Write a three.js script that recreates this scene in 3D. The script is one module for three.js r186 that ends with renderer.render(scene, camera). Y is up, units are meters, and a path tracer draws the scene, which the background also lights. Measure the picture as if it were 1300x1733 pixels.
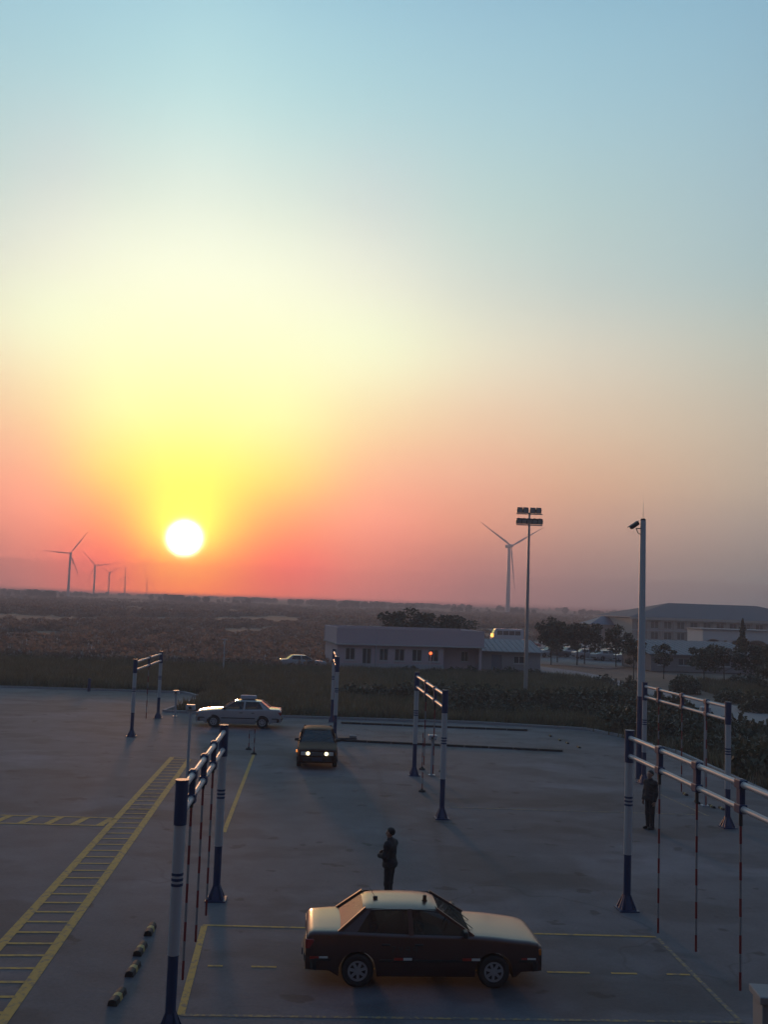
import * as THREE from 'three';
import { mergeGeometries, toCreasedNormals, mergeVertices } from 'three/addons/utils/BufferGeometryUtils.js';
import { RoundedBoxGeometry } from 'three/addons/geometries/RoundedBoxGeometry.js';
import { MarchingCubes } from 'three/addons/objects/MarchingCubes.js';
import { ImprovedNoise } from 'three/addons/math/ImprovedNoise.js';

// ---------------------------------------------------------------- camera, sky, sun, exposure
const D2R = Math.PI / 180;
const scene = new THREE.Scene();
const camera = new THREE.PerspectiveCamera(54.02, 769 / 1024, 0.1, 20000);
camera.position.set(0, 6.9, 0);
camera.rotation.order = 'YXZ';
camera.rotation.set(5.06 * D2R, 0, 2.0 * D2R);
const renderer = new THREE.WebGLRenderer({ antialias: true });
renderer.toneMapping = THREE.LinearToneMapping;
renderer.toneMappingExposure = 1.0;
renderer.shadowMap.enabled = true;

const SUN_AZ = -11.2, SUN_EL = 3.07;
const sunDir = new THREE.Vector3(Math.sin(SUN_AZ * D2R) * Math.cos(SUN_EL * D2R), Math.sin(SUN_EL * D2R), -Math.cos(SUN_AZ * D2R) * Math.cos(SUN_EL * D2R));
const sun = new THREE.DirectionalLight(new THREE.Color().setRGB(1, 0.45, 0.2), 4.0);
sun.name = 'sun';
sun.position.copy(sunDir).multiplyScalar(150).add(new THREE.Vector3(0, 0, -35));
sun.target.position.set(0, 0, -35);
sun.castShadow = true;
sun.shadow.radius = 9;   // the low sun is spread by the haze
sun.shadow.mapSize.set(2048, 2048);
Object.assign(sun.shadow.camera, { left: -70, right: 70, top: 40, bottom: -40, near: 1, far: 400 });
scene.add(sun, sun.target);

const HAZE = 0.00115;   // density of the air per metre
// a hazy sunset sky: sRGB air colours by height and by angle from the sun's bearing, then the glow round the sun
{
  const EL = [0, 2.3, 4.6, 7, 10, 14, 18, 22, 27, 32, 45, 60, 90];
  const AZ = [0, 5, 10, 16, 22, 32, 60, 110, 180];
  const T = [
    [[250, 135, 100], [225, 125, 110], [200, 128, 120], [172, 125, 120], [152, 122, 119], [134, 120, 120], [104, 96, 106], [88, 80, 94], [80, 73, 88]],
    [[255, 165, 100], [250, 132, 110], [226, 138, 122], [190, 132, 122], [166, 132, 124], [142, 128, 124], [112, 104, 112], [95, 88, 102], [86, 80, 96]],
    [[255, 205, 105], [255, 172, 118], [252, 162, 136], [222, 154, 132], [193, 152, 135], [162, 146, 137], [124, 118, 123], [102, 97, 110], [93, 88, 103]],
    [[255, 240, 126], [255, 222, 134], [252, 188, 148], [234, 175, 148], [213, 171, 145], [182, 165, 149], [136, 132, 135], [108, 106, 118], [98, 95, 110]],
    [[254, 252, 172], [254, 248, 176], [250, 220, 172], [236, 200, 168], [219, 192, 166], [190, 178, 162], [146, 145, 148], [112, 114, 126], [101, 102, 117]],
    [[253, 254, 206], [253, 253, 207], [248, 247, 208], [233, 225, 199], [216, 208, 190], [186, 188, 178], [148, 156, 160], [114, 122, 136], [101, 108, 124]],
    [[251, 253, 224], [247, 249, 222], [236, 237, 217], [214, 219, 207], [195, 205, 199], [171, 189, 190], [142, 160, 169], [113, 126, 143], [99, 111, 130]],
    [[228, 238, 224], [221, 232, 220], [211, 221, 215], [194, 213, 209], [181, 203, 203], [163, 188, 196], [135, 160, 176], [108, 130, 154], [92, 111, 139]],
    [[194, 224, 224], [188, 219, 221], [181, 212, 217], [173, 205, 213], [165, 198, 209], [152, 185, 200], [127, 157, 179], [105, 130, 157], [91, 113, 143]],
    [[168, 207, 219], [164, 203, 217], [159, 198, 214], [154, 192, 210], [148, 187, 206], [139, 177, 199], [119, 152, 179], [101, 129, 159], [90, 114, 146]],
    [[128, 170, 198], [126, 168, 197], [124, 165, 195], [121, 162, 193], [118, 159, 191], [113, 153, 187], [103, 139, 174], [93, 124, 159], [86, 113, 149]],
    [[103, 143, 182], [103, 143, 181], [102, 142, 180], [101, 141, 179], [100, 139, 178], [98, 137, 176], [93, 129, 169], [88, 120, 159], [84, 114, 153]],
    [[85, 119, 161], [85, 119, 161], [85, 119, 161], [85, 119, 161], [85, 119, 161], [85, 119, 161], [85, 119, 161], [85, 119, 161], [85, 119, 161]],
  ].map((r) => r.map((c) => c.map((v) => { v /= 255; return v <= 0.04045 ? v / 12.92 : ((v + 0.055) / 1.055) ** 2.4; })));
  const find = (A, v) => { let i = 0; while (i < A.length - 2 && v > A[i + 1]) i++; return [i, Math.min(1, Math.max(0, (v - A[i]) / (A[i + 1] - A[i])))]; };
  // monotone cubic slopes keep the table smooth between its rows and columns
  const cubic = (p0, p1, p2, p3, t) => { const m1 = (p2 - p0) / 2, m2 = (p3 - p1) / 2, t2 = t * t, t3 = t2 * t; return (2 * t3 - 3 * t2 + 1) * p1 + (t3 - 2 * t2 + t) * m1 + (-2 * t3 + 3 * t2) * p2 + (t3 - t2) * m2; };
  const AIR = [0.22, 0.145, 0.135];
  const W = 2048, H = 1024, data = new Float32Array(W * H * 4);
  const azs = [];
  for (let c = 0; c < W; c++) {
    const round = ((c + 0.5) / W - 0.5) * 2 * Math.PI, az = Math.atan2(Math.cos(round), -Math.sin(round)) / D2R;
    let d = az - SUN_AZ; if (d > 180) d -= 360; if (d < -180) d += 360;
    azs.push([az, find(AZ, Math.abs(d) * (d < 0 && d > -40 ? 1.25 - 0.25 * Math.max(0, (-d - 20) / 20) : 1))]);
  }
  const cl = (a, n) => Math.min(n - 1, Math.max(0, a));
  for (let r = 0; r < H; r++) {
    const el = ((r + 0.5) / H - 0.5) * 180, through = Math.max(0.035, Math.exp(-HAZE * Math.min(2640, 75.5 / Math.sin(Math.max(0.5, el) * D2R)))), [ei, et] = find(EL, Math.max(0, el)), y = Math.sin(el * D2R), ce = Math.cos(el * D2R);
    for (let c = 0; c < W; c++) {
      const [az, [ai, at]] = azs[c], o = (r * W + c) * 4;
      const cosA = sunDir.x * Math.sin(az * D2R) * ce + sunDir.y * y - sunDir.z * Math.cos(az * D2R) * ce;
      const ang = Math.acos(Math.min(1, cosA)) / D2R;
      for (let k = 0; k < 3; k++) {
        const row = (e) => { const R = T[cl(e, EL.length)]; return cubic(R[cl(ai - 1 < 0 ? 1 : ai - 1, 9)][k], R[ai][k], R[cl(ai + 1, 9)][k], R[cl(ai + 2, 9)][k], at); };
        // the table holds the sky as it is seen from the ground; the air below 82 m is built as haze, so take its share out
        data[o + k] = Math.max(0.02, (cubic(row(ei - 1), row(ei), row(ei + 1), row(ei + 2), et) - AIR[k] * (1 - through)) / through);
      }
      if (ang < 20) {
        const disc = 1 / (1 + Math.exp((ang - 0.76) / 0.09)), near = Math.exp(-ang / 1.25), wide = Math.exp(-ang / 4.2);
        data[o] += 60 * disc + 7 * near + 0.6 * wide; data[o + 1] += 52 * disc + 5 * near + 0.32 * wide; data[o + 2] += 40 * disc + 0.4 * near;
      }
      data[o + 3] = 1;
    }
  }
  const sky = new THREE.DataTexture(data, W, H, THREE.RGBAFormat, THREE.FloatType);
  sky.mapping = THREE.EquirectangularReflectionMapping; sky.magFilter = sky.minFilter = THREE.LinearFilter; sky.needsUpdate = true;
  scene.background = sky; scene.environment = sky;
}
scene.fog = new THREE.FogExp2(new THREE.Color().setRGB(1.0, 0.8, 0.75), HAZE);

// ---------------------------------------------------------------- helpers
const V = (x, y, z) => new THREE.Vector3(x, y, z);
function rng(seed) { let s = seed >>> 0; return () => { s = (s + 0x6d2b79f5) >>> 0; let t = s; t = Math.imul(t ^ (t >>> 15), t | 1); t ^= t + Math.imul(t ^ (t >>> 7), t | 61); return ((t ^ (t >>> 14)) >>> 0) / 4294967296; }; }
const perlin = new ImprovedNoise();
const fbm = (x, y, z = 0, o = 4) => { let s = 0, a = 0.5; for (let i = 0; i < o; i++) { s += a * perlin.noise(x, y, z + i * 7.3); x *= 2.03; y *= 2.03; a *= 0.5; } return s; };
const sstep = (a, b, x) => { const t = Math.min(1, Math.max(0, (x - a) / (b - a))); return t * t * (3 - 2 * t); };
const taken = {};
const numbered = (n) => { taken[n] = (taken[n] ?? -1) + 1; return taken[n] ? n + '_' + String(taken[n]).padStart(3, '0') : n; };
const lin = (r, g, b) => new THREE.Color().setRGB(r, g, b);
const std = (c, roughness = 0.8, extra = {}) => new THREE.MeshStandardMaterial({ color: c, roughness, metalness: 0, side: THREE.DoubleSide, ...extra });
const phys = (c, roughness, extra = {}) => new THREE.MeshPhysicalMaterial({ color: c, roughness, metalness: 0, side: THREE.DoubleSide, ...extra });
function mesh(name, geo, m, parent, label) { const o = new THREE.Mesh(geo, m); o.name = name; if (label) o.userData.label = label; parent.add(o); return o; }
function thing(name, label, category, [x, y, z] = [0, 0, 0], turn = 0, group) {
  const o = new THREE.Group(); o.name = numbered(name); o.position.set(x, y, z); o.rotation.y = turn;
  o.userData = { label, category }; if (group) o.userData.group = group; scene.add(o); return o;
}
function copy(src, [x, y, z], turn, scale, label, group) {
  const c = src.clone(); c.name = numbered(src.name.replace(/_\d{3}$/, '')); c.position.set(x, y, z); c.rotation.y = turn; c.scale.set(...(Array.isArray(scale) ? scale : [scale, scale, scale]));
  c.userData = { ...src.userData, label: label ?? src.userData.label }; if (group) c.userData.group = group; scene.add(c); return c;
}
function structure(name, geo, m, label, category = name.replace(/_/g, ' ')) { const o = new THREE.Mesh(geo, m); o.name = numbered(name); o.userData = { kind: 'structure', label, category }; scene.add(o); return o; }
const box = (w, h, d, x = 0, y = 0, z = 0) => new THREE.BoxGeometry(w, h, d).translate(x, y, z);
const rbox = (w, h, d, r, x = 0, y = 0, z = 0) => new RoundedBoxGeometry(w, h, d, 2, r).translate(x, y, z);
const cyl = (r0, r1, h, x = 0, y = 0, z = 0, n = 16, open = false) => new THREE.CylinderGeometry(r1, r0, h, n, 1, open).translate(x, y + h / 2, z);   // r0 at the bottom
function tube(a, b, r, r2 = r, n = 12) {   // tapered round bar from a to b
  const d = b.clone().sub(a), g = new THREE.CylinderGeometry(r2, r, d.length(), n, 1);
  g.applyQuaternion(new THREE.Quaternion().setFromUnitVectors(V(0, 1, 0), d.clone().normalize())); const m = a.clone().add(b).multiplyScalar(0.5); return g.translate(m.x, m.y, m.z);
}
function bar(a, b, w, d, up = V(0, 0, 1)) {   // rectangular bar from a to b, w across, d along 'up'
  const y = b.clone().sub(a), L = y.length(); y.normalize(); const z = up.clone().addScaledVector(y, -up.dot(y)).normalize(), x = y.clone().cross(z);
  const m = a.clone().add(b).multiplyScalar(0.5); return new THREE.BoxGeometry(w, L, d).applyMatrix4(new THREE.Matrix4().makeBasis(x, y, z).setPosition(m));
}
function quad(a, b, c, d) {
  const g = new THREE.BufferGeometry(); g.setAttribute('position', new THREE.Float32BufferAttribute([a, b, c, d].flatMap((p) => p.toArray()), 3));
  g.setAttribute('uv', new THREE.Float32BufferAttribute([0, 0, 1, 0, 1, 1, 0, 1], 2)); g.setIndex([0, 1, 2, 0, 2, 3]); g.computeVertexNormals(); return g;
}
const merge = (list) => mergeGeometries(list.map((g) => { const n = g.index ? g.toNonIndexed() : g; for (const k of Object.keys(n.attributes)) if (!['position', 'normal', 'uv'].includes(k)) n.deleteAttribute(k); if (!n.attributes.uv) n.setAttribute('uv', new THREE.Float32BufferAttribute(new Float32Array(n.attributes.position.count * 2), 2)); return n; }));
function texture(w, h, fn, { srgb = true, repeat = null } = {}) {
  const d = new Uint8Array(w * h * 4);
  for (let y = 0; y < h; y++) for (let x = 0; x < w; x++) { const c = fn(x, y), o = (y * w + x) * 4; d[o] = c[0]; d[o + 1] = c[1]; d[o + 2] = c[2]; d[o + 3] = 255; }
  const t = new THREE.DataTexture(d, w, h); t.magFilter = THREE.LinearFilter; t.minFilter = THREE.LinearMipmapLinearFilter; t.generateMipmaps = true; t.wrapS = t.wrapT = THREE.RepeatWrapping;
  if (srgb) t.colorSpace = THREE.SRGBColorSpace; if (repeat) t.repeat.set(...repeat); t.needsUpdate = true; return t;
}
const toS = (v) => Math.round(255 * (v <= 0.0031308 ? v * 12.92 : 1.055 * Math.pow(Math.min(1, Math.max(0, v)), 1 / 2.4) - 0.055));

// ---------------------------------------------------------------- terrain and the practice yard
const grainTex = texture(256, 256, (() => { const r = rng(5); return () => { const v = 90 + r() * 120; return [v, v, v]; }; })(), { srgb: false });
{
  // open country: dull grass and bare earth in broad uneven patches
  const t = texture(512, 512, (x, y) => {
    const u = x / 512 * 6.2832, v = y / 512 * 6.2832, n = fbm(Math.cos(u) * 2 + Math.cos(v) * 1.3 + 9, Math.sin(u) * 2 + Math.sin(v) * 1.7, Math.cos(v) * 2), f = fbm(x / 9, y / 9, 3, 2);
    const k = sstep(-0.25, 0.3, n + f * 0.4); return [toS(0.12 + 0.03 * k + f * 0.05), toS(0.085 + 0.02 * k + f * 0.035), toS(0.064 + 0.012 * k + f * 0.025)];
  });
  const g = new THREE.PlaneGeometry(4400, 3400, 1, 1).rotateX(-Math.PI / 2).translate(0, -0.06, -750);
  const uv = g.attributes.uv; for (let i = 0; i < uv.count; i++) uv.setXY(i, g.attributes.position.getX(i) / 60, g.attributes.position.getZ(i) / 60);
  structure('ground', g, std(lin(1, 1, 1), 1, { map: t }), 'flat dark scrubland reaching to the hazy horizon', 'ground');
}
const YX0 = -62, YX1 = 18, YZ0 = -72, YZ1 = 8;
const yardTex = texture(2048, 2048, (() => {
  const r = rng(11);
  const soft = (x, a, b, e) => sstep(a - e, a + e, x) * (1 - sstep(b - e, b + e, x));
  return (px, py) => {
    const x = YX0 + (px + 0.5) / 2048 * (YX1 - YX0), z = YZ1 - (py + 0.5) / 2048 * (YZ1 - YZ0);
    const n = fbm(x / 7, z / 7, 1.5, 4), f = fbm(x / 0.9, z / 0.9, 8.1, 3), w = fbm(x / 2.4, z / 5, 4.4, 3) * 0.9;
    let v = 0.085 * (1 + 0.5 * n + 0.36 * f + (r() - 0.5) * 0.2);
    v *= 1 - 0.32 * sstep(0.02, 0.22, fbm(x / 3.1, z / 2.2, 22, 4));
    v *= 1 + 0.3 * sstep(0.08, 0.3, fbm(x / 5.3 + 9, z / 3.7, 31, 5));   // dusty pale patches
    v *= 1 - 0.5 * sstep(0.3, 0.36, fbm(x / 0.8, z / 0.8, 41, 3));   // oil drips
    v *= 1 - 0.35 * Math.exp(-((fbm(x / 6, z / 6, 51, 4) / 0.006) ** 2)) * sstep(0.0, 0.15, fbm(x / 9, z / 9, 61, 2));   // hairline cracks
    // resurfaced rectangles and oily bands seen on the paving
    v *= 1 - 0.3 * soft(x + w * 0.3, 2.0, 5.6, 0.25) * soft(z + w * 0.3, -28.6, -25.6, 0.3);
    v *= 1 - 0.24 * soft(x + w, 1.5, 9.5, 1.0) * soft(z + w, -38.4, -35.4, 0.5);
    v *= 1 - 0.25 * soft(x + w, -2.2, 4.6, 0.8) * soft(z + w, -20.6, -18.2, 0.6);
    v *= 1 + 0.12 * soft(x + w, 2.5, 9, 1.0) * soft(z, -55.5, -51.5, 0.6);
    // worn wheel tracks of cars that turn into the bay
    for (const q of [-0.2, 1.3]) { const c = q - 0.02 * (z + 30) * (z + 30) * 0.1; v *= 1 - 0.28 * Math.exp(-(((x - c - 0.6) / 0.14) ** 2)) * soft(z, -46, -24, 3) * (0.6 + f); }
    const warm = 0.03 * n; return [toS(v * (0.98 + warm)), toS(v * 0.95), toS(v * (1.08 - warm))];
  };
})());
const yardBump = texture(512, 512, (() => { const r = rng(77); return (x, y) => { const v = 128 + 70 * fbm(x / 22, y / 22, 2, 4) + (r() - 0.5) * 70; return [v, v, v]; }; })(), { srgb: false, repeat: [30, 30] });
const yardMat = std(lin(1, 1, 1), 0.86, { map: yardTex, bumpMap: yardBump, bumpScale: 0.01 });
{
  const P = [[-62, -70.4], [-26, -70.7], [-13.6, -71.2], [-11.8, -68.4], [-12.5, -59.6], [-5.3, -58.9], [5.6, -59.3], [12.0, -58.0], [13.4, -55.4], [14.8, -49.8], [15.2, -39.4], [16.2, -24], [17.4, 8], [-62, 8]];
  const s = new THREE.Shape(P.map(([x, z]) => new THREE.Vector2(x, -z)));
  const g = new THREE.ShapeGeometry(s).rotateX(-Math.PI / 2);
  const uv = g.attributes.uv, p = g.attributes.position;
  for (let i = 0; i < uv.count; i++) uv.setXY(i, (p.getX(i) - YX0) / (YX1 - YX0), (YZ1 - p.getZ(i)) / (YZ1 - YZ0));
  structure('yard_paving', g, yardMat, 'stained grey concrete paving of the driving practice yard', 'pavement');
  // pale concrete kerb round the far edge, cast in lengths
  const km = std(lin(0.24, 0.24, 0.25), 0.9, { bumpMap: grainTex, bumpScale: 0.002 }), kerb = new THREE.Group(); kerb.name = 'kerb'; kerb.userData = { kind: 'structure', label: 'low pale concrete kerb along the far edge of the yard', category: 'kerb' }; scene.add(kerb);
  const unit = box(1, 0.16, 0.16, 0, 0.04, 0);
  for (let i = 0; i < 11; i++) {
    const a = V(P[i][0], 0, P[i][1]), b = V(P[i + 1][0], 0, P[i + 1][1]), L = a.distanceTo(b), n = Math.max(1, Math.round(L / (L > 30 ? 3 : 1.5)));
    for (let k = 0; k < n; k++) { const o = mesh('kerb_stone', unit, km, kerb), c = a.clone().lerp(b, (k + 0.5) / n); o.position.copy(c); o.rotation.y = Math.atan2(-(b.z - a.z), b.x - a.x); o.scale.set(L / n - 0.02, 1, 1); }
  }
}
// a lane beyond the hedge and the gravel apron by the low building
{
  const lane = (name, pts, w, label, y, c) => {
    const pos = [], idx = [], cur = new THREE.CatmullRomCurve3(pts.map(([x, z]) => V(x, y, z))), N = 40;
    for (let i = 0; i <= N; i++) { const p = cur.getPointAt(i / N), t = cur.getTangentAt(i / N), n = V(-t.z, 0, t.x).normalize().multiplyScalar(w / 2); pos.push(p.x - n.x, y, p.z - n.z, p.x + n.x, y, p.z + n.z); if (i < N) idx.push(2 * i, 2 * i + 1, 2 * i + 2, 2 * i + 1, 2 * i + 3, 2 * i + 2); }
    const g = new THREE.BufferGeometry(); g.setAttribute('position', new THREE.Float32BufferAttribute(pos, 3)); g.setAttribute('uv', new THREE.Float32BufferAttribute(pos.flatMap((v, i) => (i % 3 === 0 ? [v / 8, pos[i + 2] / 8] : [])), 2)); g.setIndex(idx); g.computeVertexNormals();
    return structure(name, g, std(c, 0.9, { bumpMap: grainTex, bumpScale: 0.004 }), label, 'road');
  };
  lane('lane', [[27, -30], [26, -60], [24.5, -76], [21.5, -92], [20, -108], [14, -122]], 5, 'pale concrete lane behind the hedge on the right', -0.02, lin(0.2, 0.19, 0.19));
  lane('parking_apron', [[16, -125], [30, -148], [34, -175], [24, -196]], 26, 'grey parking apron beyond the low building', -0.03, lin(0.14, 0.13, 0.135));
}

// ---------------------------------------------------------------- painted markings
const paintTex = texture(256, 64, (x, y) => {
  const n = fbm(x / 9, y / 9, 3.3, 4), k = 0.25 + 0.75 * sstep(-0.4, 0.02, n); return [toS(0.09 + (0.4 - 0.09) * k), toS(0.085 + (0.235 - 0.085) * k), toS(0.09 + (0.05 - 0.09) * k)];
});
const paintMat = std(lin(1, 1, 1), 0.8, { map: paintTex });
const wornTex = texture(256, 64, (x, y) => {
  const n = fbm(x / 7, y / 7, 5.1, 4), k = sstep(-0.12, 0.25, n) * 0.8; return [toS(0.1 + (0.3 - 0.1) * k), toS(0.09 + (0.2 - 0.09) * k), toS(0.092 + (0.07 - 0.092) * k)];
});
const wornMat = std(lin(1, 1, 1), 0.8, { map: wornTex });
function strip([x0, z0], [x1, z1], w, y = 0.006) {
  const d = V(x1 - x0, 0, z1 - z0), L = d.length(), n = V(-d.z / L, 0, d.x / L).multiplyScalar(w / 2);
  const g = quad(V(x0 - n.x, y, z0 - n.z), V(x0 + n.x, y, z0 + n.z), V(x1 + n.x, y, z1 + n.z), V(x1 - n.x, y, z1 - n.z));
  const o = (x0 * 3.7 + z0 * 1.3) % 1; g.setAttribute('uv', new THREE.Float32BufferAttribute([o, 0, o, w / 0.8, L / 3 + o, w / 0.8, L / 3 + o, 0].map((v) => v), 2));
  const nn = g.attributes.normal; for (let i = 0; i < 4; i++) nn.setXYZ(i, 0, 1, 0); return g;
}
function marking(name, label) { const o = new THREE.Group(); o.name = numbered(name); o.userData = { kind: 'structure', label, category: 'road marking' }; scene.add(o); return o; }
{
  const A = marking('ladder_marking', 'long yellow ladder marking running up the left of the yard');
  const lx = (z) => -7.14 - 0.0635 * (-20.1 - z), rx = (z) => -5.81 - 0.0765 * (-16.6 - z);
  mesh('edge_line', strip([lx(-12), -12], [lx(-43.4), -43.4], 0.2), paintMat, A); mesh('edge_line', strip([rx(-12), -12], [rx(-42.9), -42.9], 0.2), paintMat, A);
  for (let z = -12.4, i = 0; z > -43.1; z -= 0.66, i++) mesh('rung', strip([lx(z) + 0.09, z + 0.06], [rx(z) - 0.09, z - 0.02], 0.1), paintMat, A);
  mesh('end_line', strip([lx(-43.4), -43.4], [rx(-43), -43.1], 0.14), wornMat, A);
  const B = marking('ladder_marking', 'short yellow ladder marking crossing to the left edge of the picture');
  mesh('edge_line', strip([-24, -30.8], [-8.0, -31.45], 0.11), paintMat, B); mesh('edge_line', strip([-24, -29.7], [-7.95, -30.4], 0.12), paintMat, B);
  for (let x = -23.5; x < -8; x += 0.77) mesh('rung', strip([x, -29.72 - 0.0436 * (x + 24)], [x + 0.12, -30.78 - 0.0406 * (x + 24)], 0.22), paintMat, B);
  const C = marking('bay_marking', 'yellow outline of the bay the dark sedan stands in');
  mesh('bay_line', strip([-3.5, -21.75], [6.1, -22.02], 0.09), paintMat, C); mesh('bay_line', strip([-3.46, -21.7], [-3.06, -17.2], 0.13), paintMat, C);
  mesh('bay_line', strip([-3.06, -17.2], [6.4, -17.7], 0.09), wornMat, C); mesh('bay_line', strip([6.1, -22.0], [6.36, -17.75], 0.09), wornMat, C);
  for (const [a, b] of [[-3.0, -2.72], [-2.19, -1.72], [-1.2, -0.7], [-0.2, 0.35], [0.9, 1.4], [1.95, 2.5], [3.4, 4.22], [4.63, 5.13], [5.7, 6.15]]) mesh('dash', strip([a, -19.58 - 0.045 * a], [b, -19.58 - 0.045 * b], 0.08), paintMat, C);
  const Dm = marking('guide_line', 'slanting yellow line running up towards the white sedan'); mesh('line', strip([-5.36, -45.1], [-4.36, -30.1], 0.13), paintMat, Dm);
  const E = marking('bay_marking', 'worn yellow lines between the two far frames on the right');
  mesh('bay_line', strip([2.5, -34.85], [11.0, -35.05], 0.09), wornMat, E); mesh('bay_line', strip([10.8, -38.6], [11.4, -34.9], 0.11), wornMat, E);
}

// ---------------------------------------------------------------- frames with hanging poles
const M = {
  white: phys(lin(0.36, 0.36, 0.37), 0.45, { bumpMap: grainTex, bumpScale: 0.0004 }), blue: phys(lin(0.012, 0.03, 0.085), 0.5), steel: std(lin(0.3, 0.31, 0.32), 0.45, { metalness: 0.6 }), grey: std(lin(0.3, 0.31, 0.33), 0.5),
  black: std(lin(0.02, 0.02, 0.022), 0.6), red: std(lin(0.17, 0.018, 0.022), 0.6), pale: std(lin(0.2, 0.2, 0.21), 0.6), yellow: std(lin(0.34, 0.26, 0.1), 0.75), rubber: std(lin(0.018, 0.018, 0.02), 0.75),
  conc: std(lin(0.22, 0.22, 0.22), 0.9, { bumpMap: grainTex, bumpScale: 0.002 }), dark: std(lin(0.03, 0.03, 0.034), 0.8),
};
const G = {
  foot: merge([cyl(0.19, 0.085, 0.3, 0, 0.03, 0, 16), box(0.46, 0.03, 0.46, 0, 0.015, 0), ...[0, 1, 2, 3].map((i) => new THREE.CylinderGeometry(0.012, 0.03, 0.34, 4).rotateZ(0.42).translate(0.16, 0.19, 0).rotateY(i * Math.PI / 2 + 0.785))]),
  low: cyl(0.084, 0.084, 1.0, 0, 0.25, 0, 20), mid: cyl(0.094, 0.094, 2.1, 0, 1.25, 0, 20), top: merge([cyl(0.104, 0.104, 0.72, 0, 3.35, 0, 20), cyl(0.112, 0.112, 0.03, 0, 4.06, 0, 20)]),
  band: cyl(0.0965, 0.0965, 0.045, 0, 0, 0, 20),
};
const poleGroup = 'red and white poles hanging from the frames';
const segGeo = cyl(0.022, 0.022, 0.3, 0, 0, 0, 10), holdGeo = merge([cyl(0.034, 0.03, 0.3, 0, 0, 0, 10), cyl(0.045, 0.045, 0.05, 0, 0.27, 0, 10)]);
function hangingPole(x, z, bottom, label) {
  const t = thing('hanging_pole', label, 'marker pole', [x, bottom, z], 0, poleGroup);
  const n = Math.floor((3.2 - bottom) / 0.3), h = (3.2 - bottom) / n / 0.3;
  for (let i = 0; i < n; i++) { const s = mesh(i % 2 ? 'white_section' : 'red_section', segGeo, i % 2 ? M.pale : M.red, t); s.position.y = i * 0.3 * h; s.scale.y = h; }
  const hd = mesh('holder', holdGeo, M.black, t); hd.position.y = 3.2 - bottom;
}
function gantry(label, [x0, z0], [x1, z1], k, at, clear, poleLabel, lean = 0) {
  // (x0, z0) is the near post; the long side of the frame runs away from the camera
  const dx = x1 - x0, dz = z1 - z0, L = Math.hypot(dx, dz), turn = Math.atan2(-dz, dx);
  const t = thing('pole_frame', label, 'steel frame', [x0, 0, z0], turn, 'blue and white steel frames for reversing practice');
  for (const px of [0, L]) {
    const p = mesh('post', G.mid, M.white, t); p.position.x = px; p.scale.y = k; if (px && lean) p.rotation.set(0, 0, lean);
    mesh('foot', G.foot, M.blue, p); mesh('lower_section', G.low, M.blue, p); mesh('upper_section', G.top, M.blue, p);
    for (let i = 0; i < 3; i++) mesh('band', G.band, M.blue, p).position.y = 2.36 + i * 0.085;
  }
  const cuts = [0.1, ...at.map((f) => f * L), L - 0.1];
  for (const ry of [3.92, 3.5]) for (let i = 0; i < cuts.length - 1; i++) {
    const a = cuts[i] + (i ? 0.11 : 0), b = cuts[i + 1] - (i < cuts.length - 2 ? 0.11 : 0);
    const r = mesh('rail', tube(V(a, ry * k, 0), V(b, ry * k, 0), 0.052), M.white, t);
    for (const e of [a, b - 0.05]) mesh('collar', tube(V(e, ry * k, 0), V(e + 0.05, ry * k, 0), 0.06), M.white, r);
  }
  at.forEach((f, i) => {
    const br = mesh('bracket', rbox(0.16, 0.6, 0.1, 0.015, f * L, 3.71 * k, 0), M.blue, t);
    for (const cy of [3.92, 3.5]) mesh('clamp', rbox(0.24, 0.16, 0.15, 0.02, f * L, cy * k, 0), M.blue, br);
    hangingPole(x0 + dx * f, z0 + dz * f, clear[i], poleLabel + (at.length > 1 ? ', ' + ['nearest', 'second', 'third', 'fourth', 'fifth'][i] + ' from the camera' : ''));
  });
}
gantry('tall frame at lower left, its near post cut by the bottom edge', [-3.1, -16.5], [-3.52, -23.55], 0.96, [0.2, 0.45, 0.7], [0.3, 0.35, 0.3], 'hanging pole on the frame at lower left');
gantry('frame at right whose rails run out of the picture', [6.62, -15.9], [5.93, -23.9], 1.0, [0.26, 0.5, 0.75], [0.42, 0.42, 0.12], 'hanging pole on the near right frame', 0.012);
gantry('frame in the middle of the yard behind the standing person', [2.2, -33.05], [1.57, -40.95], 1.0, [0.3, 0.62], [1.0, 0.9], 'hanging pole on the middle frame');
gantry('frame at far right beside the tall camera pole', [11.47, -33.2], [10.78, -40.95], 0.98, [0.22, 0.5, 0.8], [0.35, 0.4, 0.4], 'hanging pole on the far right frame');
gantry('frame seen end on behind the dark car with lit headlights', [-2.03, -49.9], [-2.55, -57.6], 1.0, [0.5], [0.5], 'hanging pole on the frame seen end on');
gantry('far frame standing at the left of the white sedan', [-11.78, -49.1], [-12.17, -56.6], 0.9, [0.5], [0.4], 'hanging pole on the far left frame');

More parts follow.
